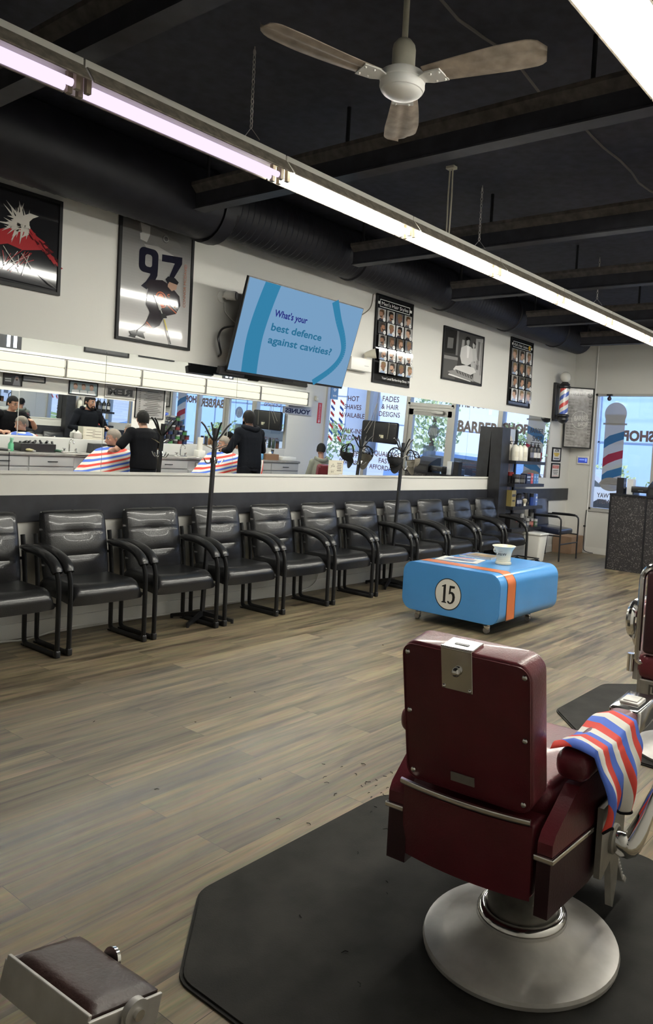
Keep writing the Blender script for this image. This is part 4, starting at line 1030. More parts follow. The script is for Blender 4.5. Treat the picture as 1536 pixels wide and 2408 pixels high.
def art_kid(a, w_, h_, f):
    a.rect(w_/2,h_/2,w_-2*f,h_-2*f,G((.012,.012,.013)))
    wt = G((.75,.75,.73))
    a.rect(w_/2,h_*.905,w_*.93,.03,wt); a.rect(w_/2,h_*.905,w_*.80,.085,G((.012,.012,.013)))
    a.line([(w_*.10,h_*.865),(w_*.90,h_*.865),(w_*.90,h_*.945),(w_*.10,h_*.945),(w_*.10,h_*.865)],.006,wt)
    a.text("Kid's Hair Styles",w_*.45,h_*.906,.040,wt,wd=w_*.60); a.disc(w_*.83,h_*.905,.032,G((.6,.36,.04))); a.disc(w_*.815,h_*.912,.006,G((.05,.03,.02))); a.disc(w_*.845,h_*.912,.006,G((.05,.03,.02)))
    heads(a,w_*.04,h_*.85,w_*.92/3,h_*.79/4,3,4,kid=True)
framed('framed_poster',"black Kid's Hair Styles poster nearest the corner",(0.001,9.365,2.222),LW,.665,.96,art_kid)
def art_photo(a, w_, h_, f):
    g = lambda v: G((v,v*.98,v*.96))
    gx = lambda u: f+u*(w_-2*f)
    gy = lambda v: f+(1-v)*(h_-2*f)
    def pg(pts, c): a.poly([(gx(u),gy(v)) for u,v in pts], g(c))
    a.rect(w_/2,h_/2,w_-2*f,h_-2*f,g(.05))
    pg([(0,0),(.3,0),(.3,.48),(0,.5)],.025); pg([(.34,0),(1,0),(1,.55),(.34,.5)],.07); pg([(.30,0),(.35,0),(.34,.5),(.29,.5)],.16)
    pg([(.80,.05),(1,.02),(1,.98),(.78,.95)],.33); pg([(.86,.1),(.92,.1),(.90,.7),(.84,.7)],.14); pg([(.96,.1),(.99,.1),(.98,.8),(.95,.8)],.2)
    pg([(.08,.18),(.22,.17),(.21,.38),(.07,.4)],.13); pg([(.44,.15),(.5,.15),(.5,.36),(.42,.36)],.3)
    pg([(0,.55),(.35,.54),(.35,.6),(0,.62)],.22); pg([(0,.62),(.35,.6),(.30,1),(0,1)],.09)
    pg([(.42,.32),(.55,.24),(.68,.26),(.76,.36),(.74,.58),(.60,.66),(.45,.64),(.40,.5)],.52); pg([(.56,.26),(.6,.24),(.64,.27),(.62,.5),(.58,.5)],.7); a.disc(gx(.585),gy(.165),.035,g(.33),ry=.05); pg([(.52,.1),(.56,.06),(.63,.07),(.65,.13),(.6,.12),(.54,.15)],.02)
    a.disc(gx(.74),gy(.21),.028,g(.4),ry=.04); pg([(.70,.28),(.8,.26),(.86,.5),(.74,.56)],.45); pg([(.72,.16),(.76,.12),(.8,.16),(.79,.2)],.03)
    a.disc(gx(.74),gy(.62),.05,g(.4),ry=.045); pg([(.30,.72),(.55,.66),(.78,.68),(.84,.76),(.66,.86),(.40,.84),(.24,.80)],.55); pg([(.30,.79),(.70,.84),(.76,.90),(.5,.92),(.22,.86)],.1)
    for k in range(7): a.line([(gx(.30+.07*k),gy(.80+.01*k)),(gx(.36+.07*k),gy(.90+.01*k))],.007,g(.4))
    pg([(.10,.86),(.3,.8),(.34,.86),(.8,.93),(.78,.97),(.3,.95)],.24); pg([(.14,.9),(.7,.97),(.7,.985),(.12,.93)],.62)
    for k in range(5): a.rect(gx(.8+.03*k),gy(.55),.014,.05+.01*(k%3),g(.5-.08*(k%3)))
framed('framed_photograph','black and white framed photograph of a barber shaving a reclining customer',(0.001,7.70,2.405),LW,.945,.655,art_photo,fw_=.02,cat='picture')
# price list set across the corner
def art_price(a, w_, h_, f):
    a.rect(w_/2,h_/2,w_-2*f,h_-2*f,mat('price_grey',(.30,.285,.275),.12,noise=(14,.3)))
    K, Wt = G((.035,.033,.03)), G((.55,.53,.50))
    a.ring(w_*.56,h_*.47,w_*.30,.007,Wt); a.text('BARBER',w_*.60,h_*.50,.075,Wt,wd=w_*.5,rot=.08,bold=.02); a.text('SHOP',w_*.66,h_*.40,.065,Wt,wd=w_*.34,rot=.08,bold=.02)
    a.line([(w_*.62,h_*.62),(w_*.62,h_*.55),(w_*.80,h_*.55)],.006,Wt)
    a.text('PRICE LIST',w_*.44,h_*.895,.055,K,wd=w_*.52,bold=.03)
    a.disc(w_*.86,h_*.88,.043,G((.05,.05,.05))); a.text('THE',w_*.86,h_*.90,.012,Wt); a.text('BARBER',w_*.86,h_*.88,.016,Wt); a.text('SHOP',w_*.86,h_*.86,.014,Wt)
    for k, s_ in enumerate(("Men's Cut","Boy's Cut 12 yrs","Beard","Skin Fade","Seniors 20% Off","Buzz Cut","Hot Shave","Line Up","Face Shave","Hair Tattoo","Kids Tattoo","Face Waxing","Neck Waxing","More Color","Shampoo")):
        if k in (5,): continue
        z = h_*(.80-.048*k); a.text(s_,w_*.08,z,.019,K,al='L'); a.text('$%d' % (30-k),w_*.93,z,.022,K,al='R')
    a.text('thank you for choosing the barber shop',w_*.5,h_*.06,.012,K)
pl0, pl1 = V((.03,11.20,1.69)), V((.365,11.535,1.69))
framed('price_board','grey framed price list board set across the corner behind the barber pole',pl0,(pl1-pl0).normalized(),(pl1-pl0).length,.975,art_price,cat='price list',fw_=.018)
def notice(label, y, z, w_, h_, art):
    framed('framed_notice',label,(0.001,y,z),LW,w_,h_,art,fw_=.022,dep=.016,cat='notice',paper_=(.68,.67,.64),gl=.2)
def art_atm(a,w_,h_,f):
    K=(.03,.03,.03); a.text('ATM',w_/2,h_*.78,.05,K,bold=.03); a.rect(w_/2,h_*.55,w_*.66,.03,(.6,.42,.06)); a.rect(w_/2,h_*.42,w_*.44,.026,(.6,.42,.06)); a.text('AVAILABLE',w_/2,h_*.55,.016,(.3,.18,.02)); a.text('HERE',w_/2,h_*.42,.016,(.3,.18,.02)); a.rect(w_/2,h_*.22,w_*.6,.018,(.08,.08,.08))
notice('small framed ATM notice with yellow bars near the corner',10.90,1.455,.31,.225,art_atm)
def art_pick(a,w_,h_,f):
    a.rect(w_/2,h_*.74,w_*.7,.05,(.55,.12,.10)); a.text('PICKUP',w_/2,h_*.74,.03,(.7,.6,.56))
    for k in range(3): a.rect(w_/2,h_*(.52-.12*k),w_*(.56-.1*(k==2)),.014,(.12,.12,.12))
    a.rect(w_/2,h_*.14,w_*.66,.008,(.55,.2,.18))
notice('small framed notice with a red heading, below the ATM notice',10.90,1.19,.31,.24,art_pick)
t = thing('thermostat','white wall touchscreen with blue display beside the window','thermostat',(.25,YF,1.50))
MB().box((0,-.012,0),(.21,.024,.135),bev=.006).build('casing', WHITEP, t); MB().b2((-.082,-.0255,-.042),(.082,-.024,.042)).build('screen', emis('screen_blue',(.05,.08,.40),.55), t, smooth=0)
MB().b2((-.06,-.0262,.0),(.03,-.0257,.02)).b2((.04,-.0262,-.02),(.07,-.0257,.03)).build('readout', emis('screen_lines',(.2,.3,.8),.6), t, smooth=0)

# ================================================================== television on its bracket
t = thing('television','large flat television tilted down on the left wall above the mirror','television',(.395,4.885,2.455),0,rot=(0,R(16.73),0))
TWD, THG = 1.445, .812
MB().b2((-.03,-TWD/2,-THG/2),(.0,TWD/2,THG/2),bev=.003).box((-.06,0,-.08),(.07,.9,.5),bev=.02).build('housing', BLACKP, t, smooth=30)
SC = [emis('scr_%d' % i, c, .5) for i, c in enumerate(((.185,.345,.545),(.035,.215,.385),(.020,.022,.20),(.025,.155,.285),(.12,.26,.45)))]
a = Art((.0005,0,0),(0,1,0),(0,0,1)); k2 = TWD/2-.008; k1 = THG/2-.008
a.poly([(-k2,-k1+.012),(k2,-k1+.012),(k2,k1),(-k2,k1)],SC[0])
fl = [(-.555+.03*(2*q-1)**2*(q<.5)-.03*(1-(2*q-1)**2)*0+.02*(q-.5),k1-(k1*2-.012)*(1-q)) for q in [i/14 for i in range(15)]]
fl = [(-.60+.05*(abs(2*q-.8))**1.6*.9,y) for (x,y),q in zip(fl,[i/14 for i in range(15)])]
fr = [(x+.172,y) for i,(x,y) in enumerate(fl)]
a.poly(fl+fr[::-1],SC[1])
cv = spline([(.315,k1,0),(.42,.24,0),(.53,.10,0),(.59,-.02,0),(.575,-.13,0),(.48,-.25,0),(.30,-k1+.012,0)],6)
wds = [.085 - .045*min(1,abs(i/(len(cv)-1)-.62)*0+ (i/(len(cv)-1))*1.0) + .04*max(0,i/(len(cv)-1)-.5) for i in range(len(cv))]
a.h += .0004
for i in range(len(cv)-1):
    d_ = (cv[i+1]-cv[i]).normalized(); n_ = V((-d_.y,d_.x,0)); A, B = cv[i], cv[i+1]
    a.poly([tuple((A-n_*wds[i]/2)[:2]),tuple((B-n_*wds[i+1]/2)[:2]),tuple((B+n_*wds[i+1]/2)[:2]),tuple((A+n_*wds[i]/2)[:2])],SC[1],False)
a.text("What's your",-.362,.165,.060,SC[2],al='L',wd=.395,bold=.022); a.text('best defence',-.362,.045,.066,SC[3],al='L',wd=.625,bold=.022); a.text('against cavities?',-.362,-.068,.066,SC[3],al='L',wd=.80,bold=.022)
a.build('screen', t)
MB().b2((-.028,-.06,-THG/2-.012),(-.006,.06,-THG/2)).build('sensor_bar', BLACKP, t, smooth=0)
MB().box((-.19,0,.0),(.24,.10,.10)).box((-.31,0,0),(.03,.5,.3)).build('wall_bracket', BLACKM, t, smooth=0)
MB().b2((-.06,-TWD/2-.05,-THG/2-.03),(-.02,-TWD/2+.22,-THG/2+.03)).build('sound_bar', BLACKP, t, smooth=0)
setp(MB().tube(spline([(.0,4.30,2.22),(.08,4.26,2.24),(.10,4.22,2.31),(.10,4.21,2.38),(.15,4.23,2.45),(.33,4.3,2.47)],6),.009,8).build('television_cable', BLACKP),'black cable looping out at the left side of the television','cable')
setp(MB().tube(spline([(.03,6.30,3.16),(.04,6.25,3.0),(.10,6.0,2.86),(.2,5.7,2.78),(.30,5.58,2.72)],6),.006,6).build('hanging_cable', mat('cord_brown',(.14,.12,.09),.6)),'thin cord from the duct down to the top right of the television','cable')
# security camera
t = thing('security_camera','round white security camera on the wall beside the television','camera',(0,4.305,2.735))
MB().lathe([(0,0),(.052,0),(.052,.01),(.03,.018),(0,.018)],mx=M.Rotation(R(90),4,'Y'),n=28).cyl((.015,0,0),(.055,.0,.005),.014,10).build('base', WHITEP, t)
MB().tube([(.045,-.005,.01),(.06,.0,.012),(.13,.045,.01),(.135,.048,.01)],[.02,.038,.041,.036],20,upv=(0,0,1)).build('camera_body', WHITEP, t)
MB().cyl((.134,.0475,.01),(.139,.0505,.01),.034,20).build('lens', BLACKP, t)
MB().tube(spline([(.02,.02,-.04),(.02,.03,-.12),(.03,.08,-.17),(.03,.14,-.2)],5),.004,6).build('cable', WHITEP, t)
# emergency light
t = thing('emergency_light','white emergency light box with a cream lamp head beside the television','emergency light',(0,6.10,2.385))
MB().b2((0,-.16,-.075),(.09,.17,.06),bev=.008).build('box_body', WHITEP, t)
for y in (.10,):
    MB().cyl((.05,y,.06),(.06,y,.085),.012,8).tube([(.06,y-.02,.09),(.07,y,.105),(.13,y+.04,.12),(.15,y+.055,.125)],[.02,.03,.05,.052],18).build('lamp_head', CREAM, t)
MB().b2((.091,.05,-.02),(.092,.12,-.016)).build('mark', flat((.2,.2,.2)), t, smooth=0)
# barber pole lamp
t = thing('barber_pole','wall barber pole with a white globe and red, white and blue stripes','barber pole',(0,10.86,0))
MB().box((.03,.0,2.39),(.05,.13,.60),bev=.006).b2((.05,-.04,2.62),(.17,.04,2.66)).b2((.05,-.04,2.12),(.17,.04,2.16)).build('back_plate', BLACKP, t, smooth=30)
MB().sph((.17,0,2.775),.085,n=32).build('globe', mat('globe_white',(.62,.61,.56),.2,coat=.3), t, smooth=80)
MB().lathe([(0,2.60),(.082,2.60),(.095,2.615),(.095,2.632),(.07,2.645),(.078,2.665),(.055,2.685),(.045,2.70),(0,2.70)],c=(.17,0,0),n=32).build('top_collar', BLACKP, t)
MB().lathe([(0,2.20),(.082,2.20),(.098,2.185),(.098,2.168),(.075,2.155),(.085,2.14),(.085,2.11),(.06,2.075),(.02,2.055),(0,2.055)],c=(.17,0,0),n=32).build('bottom_collar', BLACKP, t)
b = MB(); b.grid(lambda i,j: V((.17+.068*math.cos(2*PI*i),.068*math.sin(2*PI*i),2.20+.40*j)),40,1,uvf=lambda u,v:(.40*v - .22*u*1.18+ .03,v)); b.build('striped_cylinder', POLE, t, smooth=80)
MB().lathe([(.074,2.20),(.074,2.60)],c=(.17,0,0),n=32,cap=False).build('glass_tube', GLASS, t, smooth=80)
# window camera and hanging cable by the corner
t = thing('window_camera','small dark dome camera hanging at the top of the pole window','camera',(.635,YF-.02,2.57))
MB().box((0,0,-.005),(.09,.05,.025),bev=.005).build('mount', BLACKP, t); MB().sph((0,-.01,-.065),.035,n=18).cyl((0,0,-.015),(0,-.01,-.05),.018,10).build('camera_ball', mat('dome_purple',(.05,.035,.05),.25), t)
setp(MB().tube(spline([(.375,YF-.03,.70),(.37,YF-.03,.5),(.365,YF-.03,.12),(.40,YF-.035,.03),(.55,YF-.06,.012)],6),.006,6).b2((.34,YF-.03,.42),(.375,YF-.012,.445)).build('corner_cable', BLACKP),'thin black cable running down the wall below the window edge','cable')
setp(MB().tube(spline([(.022,YB+.4,.02),(.03,1.2,.012),(.06,2.4,.01),(.10,2.65,.01),(.04,3.0,.03),(.03,3.4,.02),(.06,3.9,.012),(.03,4.4,.02),(.04,5.0,.012),(.09,5.2,.012),(.03,5.6,.06),(.02,5.7,.22)],8),.007,6).build('baseboard_cord', WHITEP),'white cord lying along the left baseboard behind the chairs','cord')

# ================================================================== coat racks and caps
def coat_rack(label, x, y, ztop, lean):
    t = thing('coat_rack', label, 'coat rack', (x,y,0), 0, 'black metal coat racks')
    p = MB(); p.tube([(0,0,.07),(lean[0],lean[1],ztop)],.017,4,ell=(1.15,1.15),upv=(1,1,0)); p.build('pole', BLACKM, t, smooth=0)
    for k in range(4):
        q = R(28+90*k)
        MB().prism([(0,.045),(.0,.085),(.27,.035),(.27,.012),(.255,.012)],-.012,.012,O=(0,0,0),U=(math.cos(q),math.sin(q),0),W=(0,0,1),N=(-math.sin(q),math.cos(q),0)).cyl((.262*math.cos(q),.262*math.sin(q),0),(.262*math.cos(q),.262*math.sin(q),.03),.012,8).build('leg', BLACKM, t, smooth=0)
    for k in range(4):
        q = R(70+90*k); c, s_ = math.cos(q), math.sin(q)
        f = lambda r, z: (lean[0]*z/ztop + r*c, lean[1]*z/ztop + r*s_, z)
        h_ = MB().tube(spline([f(.015,ztop-.10),f(.05,ztop-.055),f(.09,ztop+.01),f(.125,ztop+.045)],4),[.008]*13,6); h_.build('hook_arm', BLACKM, t)
        MB().tube(spline([f(.015,ztop-.17),f(.06,ztop-.15),f(.10,ztop-.135)],4),.005,6).build('hook_arm', CHROME, t)
        MB().tube(spline([f(.015,ztop-.24),f(.03,ztop-.285),f(.06,ztop-.285),f(.085,ztop-.25)],4),.005,6).build('hook_arm', CHROME, t)
    return t
coat_rack('empty black coat rack standing between the third and fourth chairs', .372, 3.955, 1.585, (.0,.055))
coat_rack('black coat rack holding caps, right of the middle of the chair row', .315, 6.515, 1.575, (.0,.10))
def cap(label, loc, rot, front, net, brim):
    t = thing('cap', label, 'cap', loc, 0, 'caps on the coat rack', rot=rot)
    def dome(i, j):
        th = 2*PI*i; ph = j*PI/2
        r_ = .088*math.cos(ph)**.8*(1+.06*math.cos(2*th)); return V((r_*1.08*math.cos(th), r_*math.sin(th), .115*math.sin(ph)**.9))
    mb = MB()
    vs_ = [[dome(i/24,j/7) for j in range(8)] for i in range(24)]
    for i in range(24):
        a_ = (i+.5)/24*360
        fr_ = a_ < 85 or a_ > 275
        if fr_:
            for j in range(7): mb.poly([vs_[i][j],vs_[(i+1)%24][j],vs_[(i+1)%24][j+1],vs_[i][j+1]])
    mb.build('crown_front', front, t, smooth=80)
    nb = MB()
    for k in range(7):
        i = 6+2*k; nb.tube([vs_[i%24][j] for j in range(8)],.004,5)
    nb.tube([vs_[i%24][0]+V((0,0,.004)) for i in range(6,19)],.008,6); nb.tube([vs_[i%24][3] for i in range(6,19)],.004,5)
    nb.build('crown_back', net, t)
    bm_ = MB(); bm_.grid(lambda i,j: V(((.075+.085*j)*math.cos(R(-62+124*i))*1.06+.01, (.088)*math.sin(R(-62+124*i))*(1-.12*j), .004-.018*j*j*0 - .022*abs(i*2-1)**2*j)),16,5)
    bm_.build('brim', brim, t, smooth=60)
    a_ = Art((.0972,0,.05),(0,1,0),(-.25,0,1)); a_.rect(0,0,.06,.007,(.35,.34,.32)); a_.build('emblem', t)
    return t
CK, CO = mat('cap_black',(.012,.012,.013),.9), mat('cap_olive',(.16,.145,.115),.9)
cap('black baseball cap hanging on the left side of the hat rack', (.34,6.455,1.415), M(((0,.95,.30),(0,.30,-.95),(-1,0,0))).to_euler(), CK, CK, CK)
cap('olive baseball cap hanging on the right side of the hat rack', (.34,6.73,1.40), M(((.2,-.93,.30),(0,.30,.95),(-.98,-.19,.06))).to_euler(), CO, CK, CO)

# ================================================================== product shelves at the end of the row
t = thing('product_shelf','black shelf stand with hair products at the end of the chair row','shelf',(0,0,0))
MB().b2((.022,8.97,0),(.20,9.19,1.885)).build('post', mat('shelf_black',(.015,.015,.018),.4,noise=(12,.4)), t, smooth=0)
SHB = bpy.data.materials['shelf_black']
MB().b2((.04,9.62,.40),(.065,9.66,1.88)).build('rear_post', SHB, t, smooth=0)
SZ = [1.42,1.10,.78,.47]
for z in SZ: MB().b2((.045,9.19,z-.025),(.315,10.08,z+.02)).build('shelf_board', SHB, t, smooth=0)
MB().b2((.034,9.195,.44),(.044,9.61,1.885)).build('poster_board', flat((.30,.34,.42)), t, smooth=0)
a = Art((.0445,9.4,1.4),(0,1,0),(0,0,1)); 
a.rect(0,.0,.40,.95,(.36,.40,.50))
a.poly([(-.15,-.2),(-.13,.2),(-.05,.36),(.06,.40),(.14,.33),(.17,.1),(.16,-.1),(.1,.05),(.05,.1),(-.04,.06),(-.08,-.1)],(.55,.50,.44))
for k in range(5): a.line([(-.12+.05*k,.0+.05*k),(-.06+.04*k,.30),(.02+.02*k,.38)],.008,(.68,.64,.60) if k%2 else (.40,.35,.32))
a.poly([(-.08,-.02),(.06,.08),(.11,-.06),(.11,-.25),(.04,-.33),(-.04,-.3),(-.09,-.2)],(.46,.27,.19)); a.poly([(-.07,-.17),(-.01,-.16),(.02,-.18),(-.03,-.2)],(.40,.08,.08)); a.poly([(.02,-.33),(.12,-.24),(.16,-.5),(-.02,-.5)],(.42,.25,.18))
a.build('advert_print', t)
def bottle(name, label, x, y, z, r_, h_, col, capc, pump=False, kind='round', grp=None, lab=None):
    t = thing(name, label, 'bottle', (x,y,z), 0, grp)
    if kind == 'round': MB().lathe([(0,0),(r_*.95,0),(r_,.006),(r_,h_*.74),(r_*.82,h_*.84),(r_*.34,h_*.92),(r_*.30,h_*.96),(0,h_*.96)],n=18).build('bottle_body', flat(col,.3), t, smooth=40)
    else: MB().lathe([(0,0),(r_,0),(r_,h_*.7),(0,h_*.7)],n=18).build('bottle_body', flat(col,.3), t, smooth=40)
    if pump: MB().cyl((0,0,h_*.96),(0,0,h_*1.02),r_*.42,12).cyl((0,0,h_),(0,0,h_*1.12),r_*.12,8).b2((-r_*.2,-r_*.2,h_*1.11),(r_*.75,r_*.2,h_*1.15)).build('pump', flat(capc,.3), t, smooth=40)
    else: MB().cyl((0,0,h_*.70 if kind!='round' else h_*.95),(0,0,h_),r_*(1.0 if kind!='round' else .45),16).build('cap', flat(capc,.3), t, smooth=40)
    if lab:
        b = MB(); b.grid(lambda i,j: V(((r_+.0006)*math.cos(R(-70+130*i)),(r_+.0006)*math.sin(R(-70+130*i)),h_*(.22+.32*j))),10,1); b.build('label', flat(lab,.35), t, smooth=80)
    return t
WB, KB = (.66,.64,.56), (.013,.013,.015)
z = SZ[0]+.021
for k, (x, y) in enumerate(((.255,9.26),(.135,9.32),(.255,9.385),(.135,9.45),(.255,9.51))):
    bottle('pump_bottle','%s white pump bottle on the top product shelf'%nth[[0,1,2,3,4][k]],x,y,z,.055,.235,WB,KB,True,grp='white pump bottles on the top shelf',lab=(.58,.55,.46) if k!=2 else None)
for k, (x, y) in enumerate(((.24,9.74),(.24,9.85),(.24,9.96))):
    bottle('pump_bottle','%s tall black pump bottle on the top product shelf'%['left','middle','right'][k],x,y,z,.045,.24,KB,KB,True,grp='black pump bottles on the top shelf',lab=(.5,.5,.5) if k else (.12,.13,.18))
def jar(label, x, y, z, r_, h_, col, lidc, lab, grp):
    t = thing('product_jar', label, 'jar', (x,y,z), 0, grp)
    MB().lathe([(0,0),(r_,0),(r_,h_*.66),(0,h_*.66)],n=18).build('jar_body', flat(col,.3), t, smooth=40); MB().lathe([(0,h_*.66),(r_*1.06,h_*.66),(r_*1.06,h_),(0,h_)],n=18).build('lid', flat(lidc,.3), t, smooth=40)
    if lab:
        b = MB(); b.grid(lambda i,j: V(((r_+.0006)*math.cos(R(-75+130*i)),(r_+.0006)*math.sin(R(-75+130*i)),h_*(.14+.36*j))),10,1); b.build('label', flat(lab,.35), t, smooth=80)
def carton(label, x, y, z, sx, sy, h_, col, lab=None, name='product_box', grp=None):
    t = thing(name, label, 'box', (x,y,z), 0, grp); MB().b2((-sx/2,-sy/2,0),(sx/2,sy/2,h_)).build('box_body', flat(col,.3), t, smooth=0)
    if lab:
        a_ = Art((sx/2,0,h_/2),(0,1,0),(0,0,1)); a_.rect(0,h_*.18,sy*.8,h_*.16,lab); a_.rect(0,-h_*.15,sy*.6,h_*.1,lab); a_.build('print', t)
z = SZ[1]+.021; g = 'products on the second shelf'
jar('black jar with silver print at the left of the second shelf',.25,9.34,z,.055,.13,KB,(.05,.05,.06),(.16,.16,.16),g)
jar('black jar second from the left on the second shelf',.255,9.475,z,.06,.125,KB,(.04,.04,.05),(.10,.10,.10),g)
jar('dark red lidded jar at the back of the second shelf',.112,9.40,z,.053,.155,KB,(.22,.02,.02),None,g)
carton('stack of navy and white product boxes on the second shelf',.24,9.64,z,.10,.13,.14,(.015,.02,.045),(.42,.48,.6),grp=g)
carton('red product box on the second shelf',.25,9.76,z,.06,.065,.15,(.50,.07,.06),(.6,.3,.28),grp=g)
carton('left light blue product box on the second shelf',.25,9.85,z,.06,.06,.14,(.10,.24,.50),(.35,.5,.7),grp=g)
carton('right light blue product box on the second shelf',.25,9.93,z,.06,.06,.14,(.11,.25,.52),(.35,.5,.7),grp=g)
z = SZ[2]+.021; g = 'products on the third shelf'
carton('tall gold hair colour box on the third shelf',.22,9.28,z,.09,.12,.225,(.24,.19,.07),(.03,.03,.03),grp=g)
bottle('spray_can','left navy spray can on the third shelf',.26,9.40,z,.028,.16,(.015,.02,.05),KB,kind='can',grp=g,lab=(.30,.32,.4)); bottle('spray_can','second navy spray can on the third shelf',.26,9.47,z,.028,.165,(.015,.02,.05),KB,kind='can',grp=g,lab=(.30,.32,.4)); bottle('spray_can','third navy spray can on the third shelf',.20,9.53,z,.026,.165,(.015,.02,.05),KB,kind='can',grp=g)
bottle('spray_can','black spray can behind the shaving brush on the third shelf',.2,9.74,z,.04,.18,KB,KB,kind='can',grp=g)
carton('black boxed lotion on the third shelf',.17,9.66,z,.07,.09,.17,(.02,.02,.025),(.12,.13,.2),grp=g)
bottle('spray_can','blue spray can on the third shelf',.25,9.84,z,.032,.175,(.02,.05,.22),KB,kind='can',grp=g); carton('white and blue box at the right end of the third shelf',.25,9.95,z,.05,.06,.17,(.12,.2,.5),(.6,.62,.66),grp=g)
t = thing('shaving_brush','pale shaving brush standing on the third product shelf','brush',(.27,9.60,z)); MB().lathe([(0,0),(.02,0),(.016,.02),(.02,.035),(0,.035)],n=14).build('handle', WHITEP, t); MB().lathe([(.016,.034),(.03,.06),(.036,.085),(.025,.1),(0,.105)],n=14).build('bristles', flat((.45,.40,.30),.9), t)
z = SZ[3]+.021; g = 'products on the bottom shelf'
carton('black box with a red round badge on the bottom product shelf',.20,9.36,z,.12,.26,.20,(.015,.014,.014),None,grp=g)
a = Art((.2605,9.42,z+.12),(0,1,0),(0,0,1)); a.disc(0,0,.035,(.50,.06,.05)); a.disc(0,0,.022,(.6,.25,.2)); o = a.build('round_badge'); o.parent = None
bx_ = [q for q in C.objects if q.get('label') == 'black box with a red round badge on the bottom product shelf'][0]
o.parent = bx_; o.matrix_parent_inverse = M.Translation(bx_.location).inverted()
for k, (x, y, h_, c) in enumerate(((.25,9.58,.20,KB),(.24,9.66,.16,(.03,.03,.035)),(.27,9.72,.13,(.05,.05,.05)),(.26,9.79,.15,KB),(.26,9.86,.12,(.12,.03,.03)),(.22,9.93,.20,(.08,.08,.08)),(.28,9.95,.11,(.05,.09,.05)))):
    bottle('product_bottle','%s small dark product bottle on the bottom shelf'%nth[k],x,y,z,.032,h_,c,(.10,.10,.10) if k%2 else (.3,.3,.3),kind='can',grp=g,lab=(.3,.12,.1) if k in (3,4) else (.2,.2,.2))

# ================================================================== reception counter
t = thing('reception_counter','black speckled reception counter near the front window','counter',(0,0,0))
def speck():
    mt = mat('speckled_laminate',(.028,.026,.027),.45); n = mt.node_tree; b = n.nodes['Principled BSDF']
    c = n.nodes.new('ShaderNodeTexCoord'); v_ = n.nodes.new('ShaderNodeTexVoronoi'); v_.inputs['Scale'].default_value = 95; n.links.new(c.outputs['Object'],v_.inputs['Vector'])
    s2 = n.nodes.new('ShaderNodeSeparateColor'); n.links.new(v_.outputs['Color'],s2.inputs[0])
    r = n.nodes.new('ShaderNodeValToRGB'); r.color_ramp.elements[0].position=.80; r.color_ramp.elements[0].color=(.024,.022,.024,1); r.color_ramp.elements[1].position=.98; r.color_ramp.elements[1].color=(.16,.15,.145,1)
    n.links.new(s2.outputs[0],r.inputs[0]); n.links.new(r.outputs[0],b.inputs['Base Color']); return mt
SPK = speck()
MB().b2((1.345,10.10,0),(1.93,10.62,1.04)).b2((1.93,10.10,0),(2.30,10.62,1.04)).build('carcass', SPK, t, smooth=0)
MB().b2((1.33,10.085,1.04),(2.32,10.66,1.066)).build('top', mat('counter_top_black',(.02,.02,.024),.16), t, smooth=0)
MB().b2((1.335,10.09,0),(1.36,10.105,1.04)).b2((1.845,10.09,0),(1.87,10.105,1.04)).build('edge_trim', BLACKP, t, smooth=0)
ct = 1.067
t = thing('receipt_printer','black receipt printer at the left of the reception counter','printer',(1.72,10.28,ct)); MB().b2((-.12,-.1,.03),(.12,.13,.115),bev=.006).b2((-.10,-.08,0),(-.09,.1,.03)).b2((.09,-.08,0),(.1,.1,.03)).build('casing', BLACKP, t, smooth=30); MB().b2((-.02,-.104,.055),(.05,-.1,.068)).build('slot', flat((.10,.10,.10)), t, smooth=0)
t = thing('cash_register','black cash register on the reception counter','register',(2.02,10.30,ct)); MB().prism([(-.17,0),(.19,0),(.19,.24),(.10,.24),(-.08,.17),(-.17,.12)],-.17,.17,U=(0,1,0),W=(0,0,1),N=(1,0,0)).build('casing', BLACKP, t, smooth=0); MB().b2((-.14,-.172,.02),(.14,-.171,.09)).build('drawer', flat((.03,.03,.03)), t, smooth=0)
carton('blue leaflet box standing on the back of the reception counter',1.50,10.50,ct,.14,.2,.09,(.06,.11,.25),None,name='leaflet_box')
carton('black display box on the back of the reception counter',1.40,10.33,ct,.1,.1,.22,(.015,.015,.018),(.2,.2,.2),name='display_box')
carton('white carton behind the display box on the reception counter',1.54,10.34,ct,.09,.1,.21,(.62,.63,.65),None,name='display_box')
# ================================================================== right-hand side: barber stations (seen in the mirror)
WR = W
